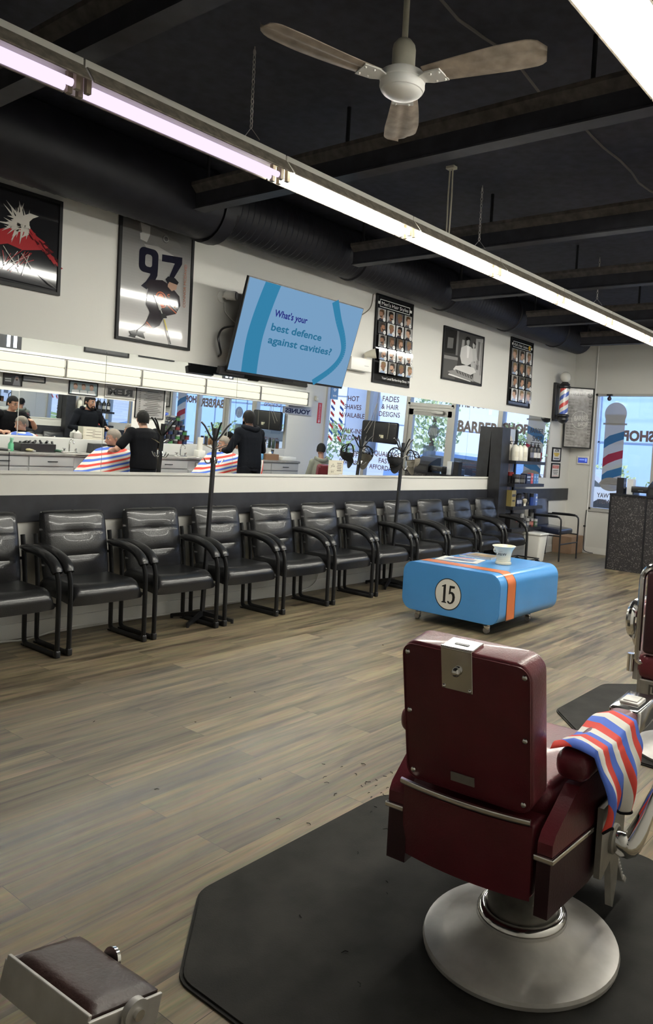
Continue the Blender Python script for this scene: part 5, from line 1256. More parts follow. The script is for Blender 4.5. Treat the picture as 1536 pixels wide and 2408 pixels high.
# cabinets y 4.2 .. 10.55, fronts at x = 5.10
CABX = 5.11
def cabinet(y0_, y1_, label, drawers, outlet=False):
    t = thing('cabinet', label, 'cabinet', (0,0,0), 0, 'grey station cabinets')
    MB().b2((CABX,y0_+.001,.08),(WR-.001,y1_-.001,.865)).b2((CABX+.05,y0_+.001,0),(WR-.001,y1_-.001,.08)).build('body', CABINET, t, smooth=0)
    if drawers:
        n_ = max(1, round((y1_-y0_)/.66)); st = (y1_-y0_)/n_
        for k in range(n_):
            a_, b_ = y0_+st*k+.012, y0_+st*(k+1)-.012
            dr = MB().b2((CABX-.018,a_,.725),(CABX,b_,.855),bev=.004).build('drawer', CABINET, t, smooth=0)
            MB().b2((CABX-.045,(a_+b_)/2-.07,.785),(CABX-.036,(a_+b_)/2+.07,.797)).b2((CABX-.04,(a_+b_)/2-.065,.787),(CABX-.018,(a_+b_)/2-.055,.795)).b2((CABX-.04,(a_+b_)/2+.055,.787),(CABX-.018,(a_+b_)/2+.065,.795)).build('handle', BLACKM, dr, smooth=0)
            MB().b2((CABX-.018,a_,.10),(CABX,b_,.705),bev=.004).build('door', CABINET, t, smooth=0)
    else:
        MB().b2((CABX-.018,y0_+.012,.10),(CABX,y1_-.012,.705),bev=.004).build('door', CABINET, t, smooth=0)
        o_ = MB().b2((CABX-.008,(y0_+y1_)/2-.07,.76),(CABX,(y0_+y1_)/2+.07,.84)).build('outlet_plate', DULLM, t, smooth=0)
        for s in (-1,1): MB().b2((CABX-.012,(y0_+y1_)/2+s*.03-.018,.78),(CABX-.008,(y0_+y1_)/2+s*.03+.018,.82)).build('socket', CREAM, o_, smooth=0)
cabinet(3.9,5.88,'long grey drawer cabinet at the near end of the barber stations',True)
cabinet(5.88,6.30,'narrow grey cabinet with an outlet plate, below the first sink',False)
cabinet(6.30,7.85,'grey drawer cabinet behind the barber in the black T-shirt',True)
cabinet(7.85,8.28,'narrow grey cabinet with an outlet plate, below the second sink',False)
cabinet(8.28,10.40,'grey drawer cabinet nearest the front window',True)
setp(MB().b2((CABX-.03,3.88,.868),(WR-.001,10.42,.905),bev=.008).build('worktop', COUNTERTOP, smooth=0),'long dark grey worktop running along the barber stations','worktop')
setp(MB().b2((5.52,3.9,.906),(WR-.001,10.40,1.10),bev=.004).build('splash_shelf', flat((.50,.50,.48),.4), smooth=0),'pale raised shelf at the back of the stations worktop','shelf')
# station mirrors, wall above
def station_mirror(label, y0_, y1_, z0_, z1_):
    t = thing('station_mirror', label, 'mirror', (WR,(y0_+y1_)/2,(z0_+z1_)/2), 0, 'mirrors of the barber stations')
    MB().b2((-.006,-(y1_-y0_)/2,-(z1_-z0_)/2),(-.002,(y1_-y0_)/2,(z1_-z0_)/2)).build('glass', MIRROR, t, smooth=0)
station_mirror('station mirror at the near end of the stations',3.9,5.30,1.11,1.735)
station_mirror('station mirror reflecting the bearded barber',5.31,7.10,1.11,1.745)
station_mirror('tall station mirror behind the stacked product jars',7.72,9.05,1.11,1.975)
station_mirror('tall station mirror below the YOUNES sign',9.06,10.52,1.11,1.975)
# lights over the stations
VT = emis('valance_light', (1.0,.95,.74), VAL)
struct(MB().b2((5.62,3.2,2.302),(W-.0005,10.95,3.55)).build('trim_6', mat('upper_wall_toned',(.34,.335,.31),.75), smooth=0))  # grey panel added to darken the overlit upper wall
struct(MB().b2((5.43,3.2,2.262),(WR,10.95,2.30)).b2((5.43,3.2,1.975),(WR,10.95,1.990)).b2((5.43,10.86,1.99),(WR,10.95,2.262)).b2((5.52,3.2,1.99),(WR,10.86,2.262)).build('trim_5', WHITE_WALL, smooth=0))
for k in range(6):
    y = 3.36+1.245*k
    t = thing('vanity_light','%s wall light of the row above the station mirrors, counted from the near end'%nth[k if k else 0].replace('leftmost','first'),'light',(5.44,y,2.126),0,'wall lights above the station mirrors')
    MB().b2((.0,.004,-.128),(.075,1.236,.128)).build('housing', FIXW, t, smooth=0)
    for s in (-1,1): MB().box((-.012,.62,s*.062),(.03,1.205,.105),bev=.012,seg=3).build('lens', VT, t, smooth=30)
    for s in (0,1): MB().b2((-.026,.004 if s==0 else 1.222,-.125),(.0,.018 if s==0 else 1.236,.125)).build('end_bracket', DULLM, t, smooth=0)
# added dark panels, glowing tubes stand in for reflected ceiling lights, pictures above the lights
for nm, y in (('near',5.02),('far',8.95)):
    t = thing('fixture_reflection','glowing stand-in for a reflected ceiling light on black panel, %s one above the station lights'%nm,'stand-in light',(5.62,y,2.31),0,'stand-ins for reflected ceiling lights')
    MB().b2((-.02,-.55 if nm=='near' else -.12,0),(-.001,.26 if nm=='near' else .12,.62)).build('panel', BLACKP, t, smooth=0)
    for s in (-1,1): MB().tube([(-.035,.12*(nm=='near')+s*.045,.02),(-.035,.12*(nm=='near')+s*.045,.58)],.022,8).build('tube', TUBES['cool'], t)
def art_dark(a,w_,h_,f): a.rect(w_/2,h_/2,w_-2*f,h_-2*f,(.02,.02,.022)); a.poly([(w_*.3,h_*.2),(w_*.7,h_*.25),(w_*.6,h_*.7),(w_*.4,h_*.75)],(.10,.09,.08))
framed('framed_picture','black framed picture above the station lights, left one in the mirror',(5.619,6.96,2.42),(0,-1,0),.75,.8,art_dark,cat='picture',group='framed pictures above the station lights')
framed('framed_picture','black framed picture above the station lights, right one in the mirror',(5.619,7.80,2.47),(0,-1,0),.67,.8,art_dark,cat='picture',group='framed pictures above the station lights')
def art_trio(a,w_,h_,f):
    a.rect(w_/2,h_/2,w_-2*f,h_-2*f,(.25,.32,.34))
    for k in range(3):
        x=w_*(.22+.28*k); a.poly([(x-.07,f),(x+.06,f),(x+.05,h_*.35),(x-.05,h_*.38)],(.65,.66,.66)); a.disc(x,h_*.6,.032,(.42,.26,.2),ry=.042); a.poly([(x-.034,h_*.62),(x-.02,h_*.85),(x+.03,h_*.85),(x+.034,h_*.66),(x,h_*.76)],(.18,.10,.06))
framed('framed_picture','small landscape photo of three heads above the station mirror',(WR-.001,6.48,1.765),(0,-1,0),.46,.20,art_trio,fw_=.012,cat='picture')
def art_hood(a,w_,h_,f):
    a.rect(w_/2,h_/2,w_-2*f,h_-2*f,(.03,.03,.034)); a.poly([(w_*.08,f),(w_*.50,f),(w_*.44,h_*.45),(w_*.36,h_*.85),(w_*.22,h_*.85),(w_*.14,h_*.45)],(.22,.22,.24)); a.disc(w_*.29,h_*.62,.022,(.30,.2,.16),ry=.03); a.poly([(w_*.22,h_*.6),(w_*.36,h_*.6),(w_*.32,h_*.46),(w_*.26,h_*.46)],(.02,.02,.02))
    for k in range(2): a.rect(w_*.75,h_*(.56-.18*k),w_*.32,h_*.10,(.4,.4,.4))
framed('framed_picture','small dark picture of a hooded figure above the near station mirror',(WR-.001,5.33,1.80),(0,-1,0),.26,.165,art_hood,fw_=.006,cat='picture')
framed('framed_picture','small grey picture partly hidden under the station lights',(WR-.001,5.66,1.88),(0,-1,0),.33,.09,lambda a,w_,h_,f: a.rect(w_/2,h_/2,w_-2*f,h_-2*f,(.24,.24,.24)),fw_=.012,cat='picture')
# signs: they face the room, so the mirror shows them reversed
def sign(label, text, y1_, z0_, w_, h_, bgc, fg, frame_):
    framed('wall_sign',label,(WR-.001,y1_,z0_),(0,-1,0),w_,h_,lambda a,ww,hh,f:(a.rect(ww/2,hh/2,ww-2*f,hh-2*f,bgc),a.text(text,ww/2,hh/2,hh*.52,fg,wd=ww*.82,bold=.06)),fw_=.012,cat='sign',frame=flat(frame_,.4))
sign('grey plate sign lettered REM above the station mirror','REM',7.13,1.775,.53,.19,(.27,.26,.25),(.025,.025,.025),(.5,.48,.44))
t = thing('shop_sign','dark blue YOUNES letters fixed below the end of the station lights','sign',(WR,10.77,1.87))
a = Art((-.02,0,0),(0,-1,0),(0,0,1)); a.rect(0,0,.78,.135,(.55,.55,.58)); a.text('YOUNES',0,0,.085,(.012,.015,.06),wd=.70,bold=.05); a.build('letters', t)
MB().b2((-.0195,-.39,-.068),(-.001,.39,.068)).build('backing', flat((.5,.5,.52)), t, smooth=0)
def art_list(a,w_,h_,f):
    a.rect(w_/2,h_/2,w_-2*f,h_-2*f,(.27,.26,.25))
    for k in range(14): a.rect(w_*.42,h_*(.88-.058*k),w_*(.5+.12*((k*7)%3-1)),.008,(.07,.065,.06)); a.rect(w_*.86,h_*(.88-.058*k),.03,.01,(.07,.065,.06))
framed('price_board','grey price list between the station mirrors',(WR-.001,7.68,1.49),(0,-1,0),.54,.50,art_list,cat='price list',fw_=.012)
# red fire-extinguisher arrow, alarm box
t = thing('fire_sign','red fire extinguisher sign with an arrow by the window','sign',(WR,11.40,1.87))
MB().b2((-.008,-.055,-.20),(-.001,.055,.22)).build('plate', flat((.50,.03,.03)), t, smooth=0)
a = Art((-.0085,0,0),(0,-1,0),(0,0,1)); a.text('FIRE EXTINGUISHER',0,.04,.045,(.7,.62,.6),wd=.30,rot=-PI/2); a.poly([(-.015,-.12),(.015,-.12),(.015,-.155),(.035,-.155),(0,-.195),(-.035,-.155),(-.015,-.155)],(.7,.62,.6)); a.build('print', t)
t = thing('alarm_box','small cream alarm box high on the right wall','alarm',(WR,11.26,2.17)); MB().b2((-.05,-.035,-.05),(-.001,.035,.05),bev=.008).build('casing', CREAM, t); MB().cyl((-.056,0,0),(-.05,0,0),.015,14).build('button', WHITEP, t)
# faucets
def faucet(label, x, y, z):
    t = thing('faucet',label,'faucet',(x,y,z),0,'chrome station taps')
    MB().b2((-.04,-.10,0),(.04,.10,.012),bev=.004).build('base', CHROME, t); MB().tube(spline([(.02,0,.01),(.02,0,.13),(-.02,0,.19),(-.08,0,.18),(-.10,0,.13)],5),.011,10).build('spout', CHROME, t)
    for s in (-1,1): MB().cyl((.0,s*.085,.012),(.0,s*.085,.05),.012,10).cyl((-.03,s*.085,.055),(.02,s*.10,.055),.008,8).build('handle', CHROME, t)
    sk = MB().lathe([(.19,0),(.205,.0),(.205,.008),(.18,.008),(.17,.004),(.19,0)],c=(-.17,0,.0),n=28,cap=False); sk.build('basin_rim', WHITEP, t)
faucet('chrome tap between the drawers, left of the T-shirt barber in the mirror',5.42,5.98,.906)
faucet('chrome tap beside the stacked jars on the stations worktop',5.42,7.93,.906)
# clutter on the worktop
cz = .906
rng = random.Random(9)
def simple(name,label,cat,loc,fn,grp=None):
    t = thing(name,label,cat,loc,0,grp); fn(t); return t
def spray(label,y,x,col,trig,h=.19):
    def f(t):
        MB().lathe([(0,0),(.036,0),(.036,h*.5),(.014,h*.72),(.014,h*.8),(0,h*.8)],n=16).build('bottle_body',flat(col,.25),t); MB().b2((-.045,-.012,h*.8),(.02,.012,h*.98),bev=.004).b2((-.04,-.006,h*.62),(-.03,.006,h*.82)).build('trigger',flat(trig,.4),t)
    simple('spray_bottle',label,'spray bottle',(x,y,cz),f,'spray bottles on the worktop')
spray('green spray bottle on the stations worktop',5.07,5.30,(.10,.36,.20),(.2,.45,.3))
spray('clear blue spray bottle left of the striped towel',9.62,5.30,(.10,.28,.50),(.03,.03,.03))
spray('dark blue spray bottle near the front end of the worktop',9.98,5.42,(.05,.13,.30),(.02,.02,.02))
def clip(label,y,x,col,rz):
    def f(t):
        t.rotation_euler=(0,0,rz); MB().tube([(0,-.085,.025),(0,-.02,.027),(0,.06,.024)],[.018,.024,.020],12,ell=(1.1,.9)).build('clipper_body',flat(col,.35),t); MB().b2((-.02,.06,.014),(.02,.088,.032)).build('blade',BRUSHED,t,smooth=0)
    simple('hair_clipper',label,'clipper',(x,y,cz),f,'hair clippers on the worktop')
clip('cream hair clipper lying on the worktop near the green bottle',5.30,5.22,(.52,.46,.26),1.4); clip('dark green hair clipper on the worktop',5.72,5.25,(.03,.08,.05),1.2); clip('black hair clipper at the near end of the worktop',4.93,5.22,(.015,.015,.017),.4); clip('black hair clipper behind the cream one',5.12,5.40,(.015,.015,.017),1.8); clip('red hair clipper at the near end of the worktop',4.78,5.30,(.3,.03,.05),.9)
def organiser(t): MB().b2((-.11,-.25,0),(.11,.25,.115),bev=.004).build('tray',BLACKP,t,smooth=0); [MB().cyl((rng.uniform(-.08,.08),-.22+.055*k,.10),(rng.uniform(-.1,.1),-.22+.055*k,.13+.03*rng.random()),.016,8).build('comb_handle',BLACKP,t) for k in range(9)]
simple('tool_organiser','black tool organiser box on the stations worktop','organiser',(5.40,5.45,cz),organiser)
def stand(t): MB().prism([(-.1,0),(.1,0),(.07,.15),(-.07,.15)],-.16,.16,U=(1,0,0),W=(0,0,1),N=(0,1,0)).build('box_body',BLACKP,t,smooth=0); MB().box((-.05,.22,.13),(.02,.05,.28),rot=M.Rotation(R(35),3,'X')).build('tablet',BLACKP,t,smooth=0)
simple('speaker_box','black fan-patterned box beside the first tap','speaker',(5.36,6.42,cz),stand)
def kettle(t): MB().lathe([(0,0),(.05,0),(.062,.03),(.055,.09),(.03,.10),(.012,.125),(0,.13)],n=20).build('jar_body',flat((.45,.43,.40),.2,.8),t)
simple('glass_canister','glass canister with a pointed lid on the raised shelf','canister',(5.58,6.18,1.101),kettle)
simple('price_card','cream price card standing on the raised shelf behind the T-shirt barber','card',(5.56,6.42,1.101),lambda t:(MB().b2((-.004,-.17,0),(.004,.17,.19)).build('card',flat((.62,.58,.48)),t,smooth=0),(lambda a:(a.line([(-.16,-.08),(.16,-.08),(.16,.08),(-.16,.08),(-.16,-.08)],.003,(.4,.32,.22)),[a.rect(-.05 if k%2 else .05,.055-.022*k,.14,.006,(.15,.12,.1)) for k in range(6)],a.build('print',t)))(Art((-.0045,0,.095),(0,-1,0),(0,0,1)))))
# pyramid of product jars on the raised shelf
cols = [(.02,.02,.025),(.015,.03,.09),(.12,.02,.02),(.03,.03,.03),(.05,.16,.05),(.02,.02,.05)]
k = 0
for row, n_ in enumerate((6,6,5,4,3,2)):
    for i in range(n_):
        y = 7.62 + .095*i + .0475*row*.9; z = 1.101 + .0785*row
        jar_l = 'product jar %d' % k
        q = jar('%s jar, %s row of the jar pyramid, %s from the left in the mirror'%(['black','navy','dark red','charcoal','green','blue-black'][(k*5+row)%6],['bottom','second','third','fourth','fifth','top'][row],['first','second','third','fourth','fifth','sixth'][i]),5.575,y,z,.042,.077,cols[(k*5+row)%6],(.03,.03,.03) if k%3 else (.30,.30,.30),(.36,.36,.36) if k%2 else (.18,.18,.2),'jars stacked by the second tap')
        k += 1
for k, (y, h_, c) in enumerate(((7.86,.26,(.60,.58,.50)),(8.02,.26,(.60,.58,.50)))): 
    pass
for k, (y, r_, h_, c) in enumerate(((8.55,.03,.16,(.03,.03,.03)),(8.72,.035,.14,(.25,.12,.05)),(9.35,.032,.20,(.05,.16,.28)),(9.80,.03,.24,(.02,.02,.02)),(9.92,.035,.17,(.45,.44,.40)),(10.15,.03,.20,(.03,.05,.04)),(10.25,.035,.15,(.10,.05,.03)),(9.48,.03,.18,(.5,.42,.2)))):
    bottle('product_bottle','%s bottle from the near end of the raised station shelf, beyond the jar pyramid'%nth[k].replace('leftmost','first'),5.58,y,1.101,r_,h_,c,(.02,.02,.02),kind='round' if k%2 else 'can',grp='bottles along the raised shelf')
simple('paper_towel','white paper towel dispenser standing beside the jar pyramid','dispenser',(5.33,8.24,cz),lambda t:(MB().b2((-.07,-.07,0),(.07,.07,.12),bev=.01).build('casing',WHITEP,t),MB().cyl((0,0,.12),(0,0,.34),.05,20).build('roll',flat((.66,.64,.58),.8),t)))
simple('tissue_carton','brown tissue carton on the worktop near the front window','box',(5.30,9.82,cz),lambda t:(MB().b2((-.09,-.15,0),(.09,.15,.11)).build('box_body',flat((.22,.12,.06)),t,smooth=0),MB().sph((0,0,.12),.04,sc=(1,.6,.8)).build('tissue',flat((.7,.7,.68),.9),t)))
simple('soap_tray','long white tray at the front end of the worktop','tray',(5.28,10.24,cz),lambda t:(MB().b2((-.10,-.2,0),(.10,.16,.07),bev=.006).build('tray_body',WHITEP,t),))
for k,y in enumerate((8.85,9.05)):
    setp(MB().tube(spline([(5.05,y,.80),(5.045,y+.02,.72),(5.045,y+.05,.5),(5.045,y+.1,.3),(5.05,y+.16,.5),(5.05,y+.12,.78)],6),.006,6).build('appliance_cord',BLACKP),'black appliance cord hanging in front of the drawers, %s one'%['nearer','farther'][k],'cord')
setp(MB().tube(spline([(5.06,4.94,.91),(5.05,4.94,.7),(5.07,4.95,.4),(5.06,4.93,.15)],6),.006,6).build('appliance_cord',BLACKP),'black cord hanging over the drawers at the near end of the worktop','cord')
# a suspended black box sign hung in the window beside the door
t = thing('hanging_box_sign','black rounded box sign hanging by cords in the window left of the door','sign',(4.03,YF-.10,1.62))
MB().box((0,0,0),(.90,.09,.42),bev=.04,seg=4).build('casing', BLACKP, t)
MB().cyl((-.09,-.047,-.08),(-.09,-.05,-.08),.07,20).build('recess', flat((.03,.03,.03)), t)
MB().b2((-.14,-.052,-.11),(-.07,-.049,-.05)).b2((-.06,-.052,-.06),(-.03,-.049,-.05)).b2((-.06,-.052,-.085),(-.04,-.049,-.06)).build('sticker', flat((.62,.58,.42)), t, smooth=0)
MB().tube([(.36,-.05,.0),(.20,-.05,.24),(.12,-.02,.55),(.1,0,.96)],.005,5).tube([(.30,-.052,-.05),(.14,-.05,.22),(.12,-.02,.55)],.005,5).tube([(.12,-.052,-.2),(.10,-.05,.22),(.11,-.02,.55)],.005,5).tube([(-.24,-.052,-.12),(-.26,-.05,.2)],.004,5).build('cords', flat((.35,.33,.28)), t)
setp(MB().b2((4.30,YF-.10,.0),(4.50,YF-.04,.02)).box((3.75,YF-.05,.62),(.7,.03,.24)).build('leaflet_poster', flat((.12,.28,.62))),'blue poster standing at the foot of the window left of the door','poster')
# ================================================================== people (seen in the mirror)
def remeshed(mb, name, mt, parent, vox=.009, sm=4):
    bmesh.ops.recalc_face_normals(mb.bm, faces=list(mb.bm.faces))
    me = bpy.data.meshes.new(name); mb.bm.to_mesh(me); mb.bm.free()
    ob = bpy.data.objects.new('_r', me); C.objects.link(ob)
    r = ob.modifiers.new('r','REMESH'); r.mode = 'VOXEL'; r.voxel_size = vox
    q = ob.modifiers.new('s','SMOOTH'); q.iterations = sm; q.factor = .5
    dg = bpy.context.evaluated_depsgraph_get(); out = bpy.data.meshes.new_from_object(ob.evaluated_get(dg))
    bpy.data.objects.remove(ob); bpy.data.meshes.remove(me)
    out.name = name; out.materials.clear(); out.materials.append(mt); out.polygons.foreach_set('use_smooth',[True]*len(out.polygons))
    o = bpy.data.objects.new(name, out); C.objects.link(o); o.parent = parent; return o
def chainr(mb, pts, rs, ell=(1,1), upv=None, n=14):
    mb.tube(pts, rs, n, ell=ell, upv=upv)
    mb.sph(pts[0], rs[0]*min(ell), n=12); mb.sph(pts[-1], rs[-1]*min(ell), n=12)
def hand(mb, w_, d, pn, s=1.):
    """palm from the wrist along d; pn is the palm normal; four curled fingers and a thumb"""
    d = V(d).normalized(); pn = V(pn); pn = (pn-d*pn.dot(d)).normalized(); sd = d.cross(pn); w_ = V(w_)
    pc = w_ + d*.045*s
    mb.sph(pc, .044*s, sc=(1,1,1), n=12) if False else mb.tube([w_, w_+d*.03*s, w_+d*.075*s, w_+d*.09*s],[.022*s,.036*s,.040*s,.034*s],12,ell=(1,.5),upv=pn)
    for k, (o_, L) in enumerate(((-.028,.062),(-.009,.072),(.010,.068),(.028,.052))):
        a_ = w_ + d*.085*s + sd*o_*s; L *= s
        mb.tube([a_-d*.01*s, a_+d*L*.45+pn*.004*s, a_+d*L*.78+pn*.018*s, a_+d*L*.95+pn*.038*s],[.0095*s,.009*s,.008*s,.0065*s],8)
    t0 = w_ + d*.03*s - sd*.032*s
    mb.tube([t0, t0+d*.03*s-sd*.024*s+pn*.008*s, t0+d*.058*s-sd*.026*s+pn*.022*s],[.012*s,.0105*s,.008*s],8)
def headm(mb, c, M3, s=1.):
    f = lambda x,y,z: V(c)+M3 @ (V((x,y,z))*s)
    mb.sph(f(0,-.012,.025),.092*s,sc=(.86,1.08,1.05),n=22,rot=M3)
    mb.sph(f(0,.022,-.035),.070*s,sc=(.88,.98,1.12),n=20,rot=M3)
    mb.sph(f(0,.05,-.088),.032*s,sc=(1.05,.9,.8),n=14,rot=M3)
    mb.tube([f(0,.088,.02),f(0,.106,-.012),f(0,.116,-.030),f(0,.098,-.040)],[.010*s,.012*s,.017*s,.012*s],10)
    for k in (-1,1):
        mb.sph(f(k*.083,-.012,-.005),.030*s,sc=(.3,.65,1.05),n=12,rot=M3)
        mb.sph(f(k*.03,.085,.030),.016*s,sc=(1.5,.6,.5),n=10,rot=M3)
        mb.sph(f(k*.042,.066,-.018),.022*s,sc=(1,.8,.9),n=10,rot=M3)
    mb.tube([f(-.024,.092,-.063),f(0,.099,-.061),f(.024,.092,-.063)],[.006*s,.008*s,.006*s],8); mb.tube([f(-.02,.09,-.072),f(0,.098,-.073),f(.02,.09,-.072)],[.006*s,.009*s,.006*s],8)
def hairm(c, M3, s, mt, parent, name='hair', front=.060, side=-.012, back=-.088, th=1.07, fade=None):
    mb = MB(); t = bmesh.new(); bmesh.ops.create_uvsphere(t,u_segments=40,v_segments=26,radius=1)
    kill = []
    for v in t.verts:
        p = v.co.copy(); q = V((p.x*.092*.86*th*1.03, p.y*.092*1.08*th-.012, p.z*.092*1.05*th*1.05+.03))
        a_ = q.y
        if p.z < 0 and a_ < .03: q.z = .03+(q.z-.03)*(1+.95*min(1,(.03-a_)/.05))
        lim = front if a_ > .055 else (side + (front-side)*max(0,(a_-.01)/.045)**2 if a_ > .01 else side + (back-side)*min(1,(.01-a_)/.07))
        if q.z < lim: kill.append(v)
        v.co = V(c) + M3 @ (q*s) + M3 @ V((0,0,.004*math.sin(p.x*31)*math.sin(p.y*27)))
    bmesh.ops.delete(t, geom=kill, context='VERTS'); mb.merge(t); o = mb.build(name, mt, parent, smooth=80); return o
def facebits(c, M3, s, parent, brow=HAIRB):
    f = lambda x,y,z: V(c)+M3 @ (V((x,y,z))*s)
    for k in (-1,1):
        MB().sph(f(k*.030,.082,.016),.0115*s,n=12).build('eye', flat((.70,.68,.64),.2), parent)
        MB().sph(f(k*.030,.0915,.016),.006*s,n=10).build('pupil', flat((.02,.012,.01),.2), parent)
        MB().tube([f(k*.014,.096,.036),f(k*.032,.096,.041),f(k*.05,.084,.036)],[.0045*s,.006*s,.003*s],6).build('eyebrow', brow, parent)
def beardm(c, M3, s, parent, mt):
    f = lambda x,y,z: V(c)+M3 @ (V((x,y,z))*s)
    mb = MB(); pts = []
    for i in range(13):
        a_ = R(-168+ i*(336/12)) ; 
    jaw = [f(-.074,.005,-.03),f(-.070,.022,-.065),f(-.052,.05,-.096),f(-.025,.076,-.108),f(0,.083,-.108),f(.025,.076,-.108),f(.052,.05,-.096),f(.070,.022,-.065),f(.074,.005,-.03)]
    mb.tube(spline(jaw,4),.0155*s,8); mb.tube(spline([f(-.032,.082,-.085),f(-.028,.092,-.055),f(0,.104,-.048),f(.028,.092,-.055),f(.032,.082,-.085)],4),.0065*s,7); mb.sph(f(0,.082,-.092),.02*s,sc=(1.2,.7,.8),n=10)
    mb.build('beard', mt, parent, smooth=80)
def standing(label, loc, rz, H, skin, hairmat, arms, sleeve, top_mat, headrot=(0,0,0), build=1., hood=False, beard=False, glasses=False, lean=.06):
    """faces +y in its own frame"""
    t = thing('person', label, 'person', loc, rz); s = H/1.75
    P = lambda x,y,z: V((x*s,y*s,z*s))
    tor = [(0,-.0,.90),(0,.0,.98),(0,.005,1.10),(0,.01+lean*.3,1.22),(0,lean*.6,1.34),(0,lean*.8,1.42),(0,lean,1.475)]
    tr = [.155,.160,.150,.158,.168,.150,.085]
    sh = [P(k*.180*build,lean*.8,1.405) for k in (-1,1)]
    hc = P(0,lean+.035,1.60); M3 = (M.Rotation(R(headrot[2]),3,'Z') @ M.Rotation(R(headrot[0]),3,'X') @ M.Rotation(R(headrot[1]),3,'Y'))
    def torso(mb, g):
        mb.tube([P(*p) for p in tor],[(r_+g)*s*build for r_ in tr],20,ell=(1.12,.72),upv=(0,1,0))
        for k, q in zip((-1,1), sh): mb.sph(q,(.066+g)*s*build,n=14)
    def legs(mb, g):
        for k in (-1,1):
            chainr(mb,[P(k*.085,0,.92),P(k*.095,.005,.70),P(k*.10,.012,.49),P(k*.105,-.008,.30),P(k*.108,-.01,.10)],[(r_+g)*s for r_ in (.098,.085,.060,.056,.042)])
    def arm(mb, g, upto):
        for q, (el, wr, hd, pn) in zip(sh, arms):
            el, wr = V(el)*s, V(wr)*s
            A = [q, q.lerp(el,.5), el]; r_ = [.056,.052,.043]
            if upto > 1: A += [el.lerp(wr,.35), wr]; r_ += [.043,.029]
            if upto == .6: A = [q, q.lerp(el,.4), q.lerp(el,.72)]; r_ = [.060,.060,.060]
            chainr(mb, A, [(x+g)*s for x in r_])
    b = MB(); torso(b,-.012); legs(b,-.008); arm(b,0,2)
    chainr(b,[P(0,lean-.005,1.46),hc+P(0,-.015,-.06)],[.060*s,.054*s]); headm(b,hc,M3,s)
    for q, (el, wr, hd, pn) in zip(sh, arms): hand(b, V(wr)*s, hd, pn, s)
    for k in (-1,1): b.tube([P(k*.108,-.05,.05),P(k*.112,.05,.045),P(k*.118,.14,.03)],[.04*s,.04*s,.03*s],10,ell=(1,.8))
    remeshed(b,'body',skin,t)
    c = MB(); torso(c,.012); arm(c,.011 if sleeve > 1 else .012, sleeve); remeshed(c,'shirt' if sleeve < 1 else 'hoodie',top_mat,t,.011,5)
    if hood: h_ = MB(); h_.tube(spline([P(-.10,lean+.06,1.50),P(-.115,lean-.03,1.485),P(-.07,lean-.105,1.475),P(0,lean-.125,1.46),P(.07,lean-.105,1.475),P(.115,lean-.03,1.485),P(.10,lean+.06,1.50)],5),[.02]*3+[.045]*25+[.02]*3,10,ell=(.8,1)); remeshed(h_,'hood',top_mat,t,.011,4)
    c = MB(); legs(c,.012); c.tube([P(0,0,.86),P(0,0,.95)],[.165*s,.160*s],18,ell=(1.12,.72),upv=(0,1,0)); remeshed(c,'trousers',DENIM,t,.012,4)
    for k in (-1,1): sm_ = MB(); sm_.box(P(k*.112,.045,.03),(.095*s,.27*s,.06*s),bev=.025); sm_.build('shoe',BLACKP,t)
    hairm(hc,M3,s,hairmat,t); facebits(hc,M3,s,t)
    if beard: beardm(hc,M3,s,t,HAIRB)
    if glasses:
        f = lambda x,y,z: hc+M3 @ (V((x,y,z))*s)
        g = MB()
        for k in (-1,1): g.tube([f(k*.032+.022*math.cos(q),.104,.014+.018*math.sin(q)) for q in [2*PI*i/14 for i in range(14)]],.0018,5,closed=True); g.cyl(f(k*.054,.10,.018),f(k*.082,-.01,.02),.0018,5)
        g.build('glasses',BLACKM,t)
    return t
standing('person in a black T-shirt standing with back to the mirror, cutting a caped customer\'s hair', (3.72,6.09,0), R(-90), 1.655, SKIN, HAIRB,
         [((-.36,.20,1.20),(-.20,.40,1.33),(.55,.75,.25),(.6,0,-.6)), ((.40,.06,1.16),(.28,.38,1.12),(-.3,.9,.15),(-.6,0,-.6))], .6, CLOTHB, headrot=(-14,0,18), build=1.10, glasses=True)
standing('person with a beard in a black hoodie, back to the mirror, working on a customer', (3.36,7.64,0), R(-90), 1.80, SKIN_T, HAIRB,
         [((-.33,.10,1.15),(-.20,.36,1.17),(.4,.9,.05),(.6,0,-.6)), ((.33,.08,1.14),(.18,.37,1.12),(-.4,.9,.1),(-.6,0,-.6))], 2, CLOTHN, headrot=(-10,0,14), build=1.04, hood=True, beard=True)
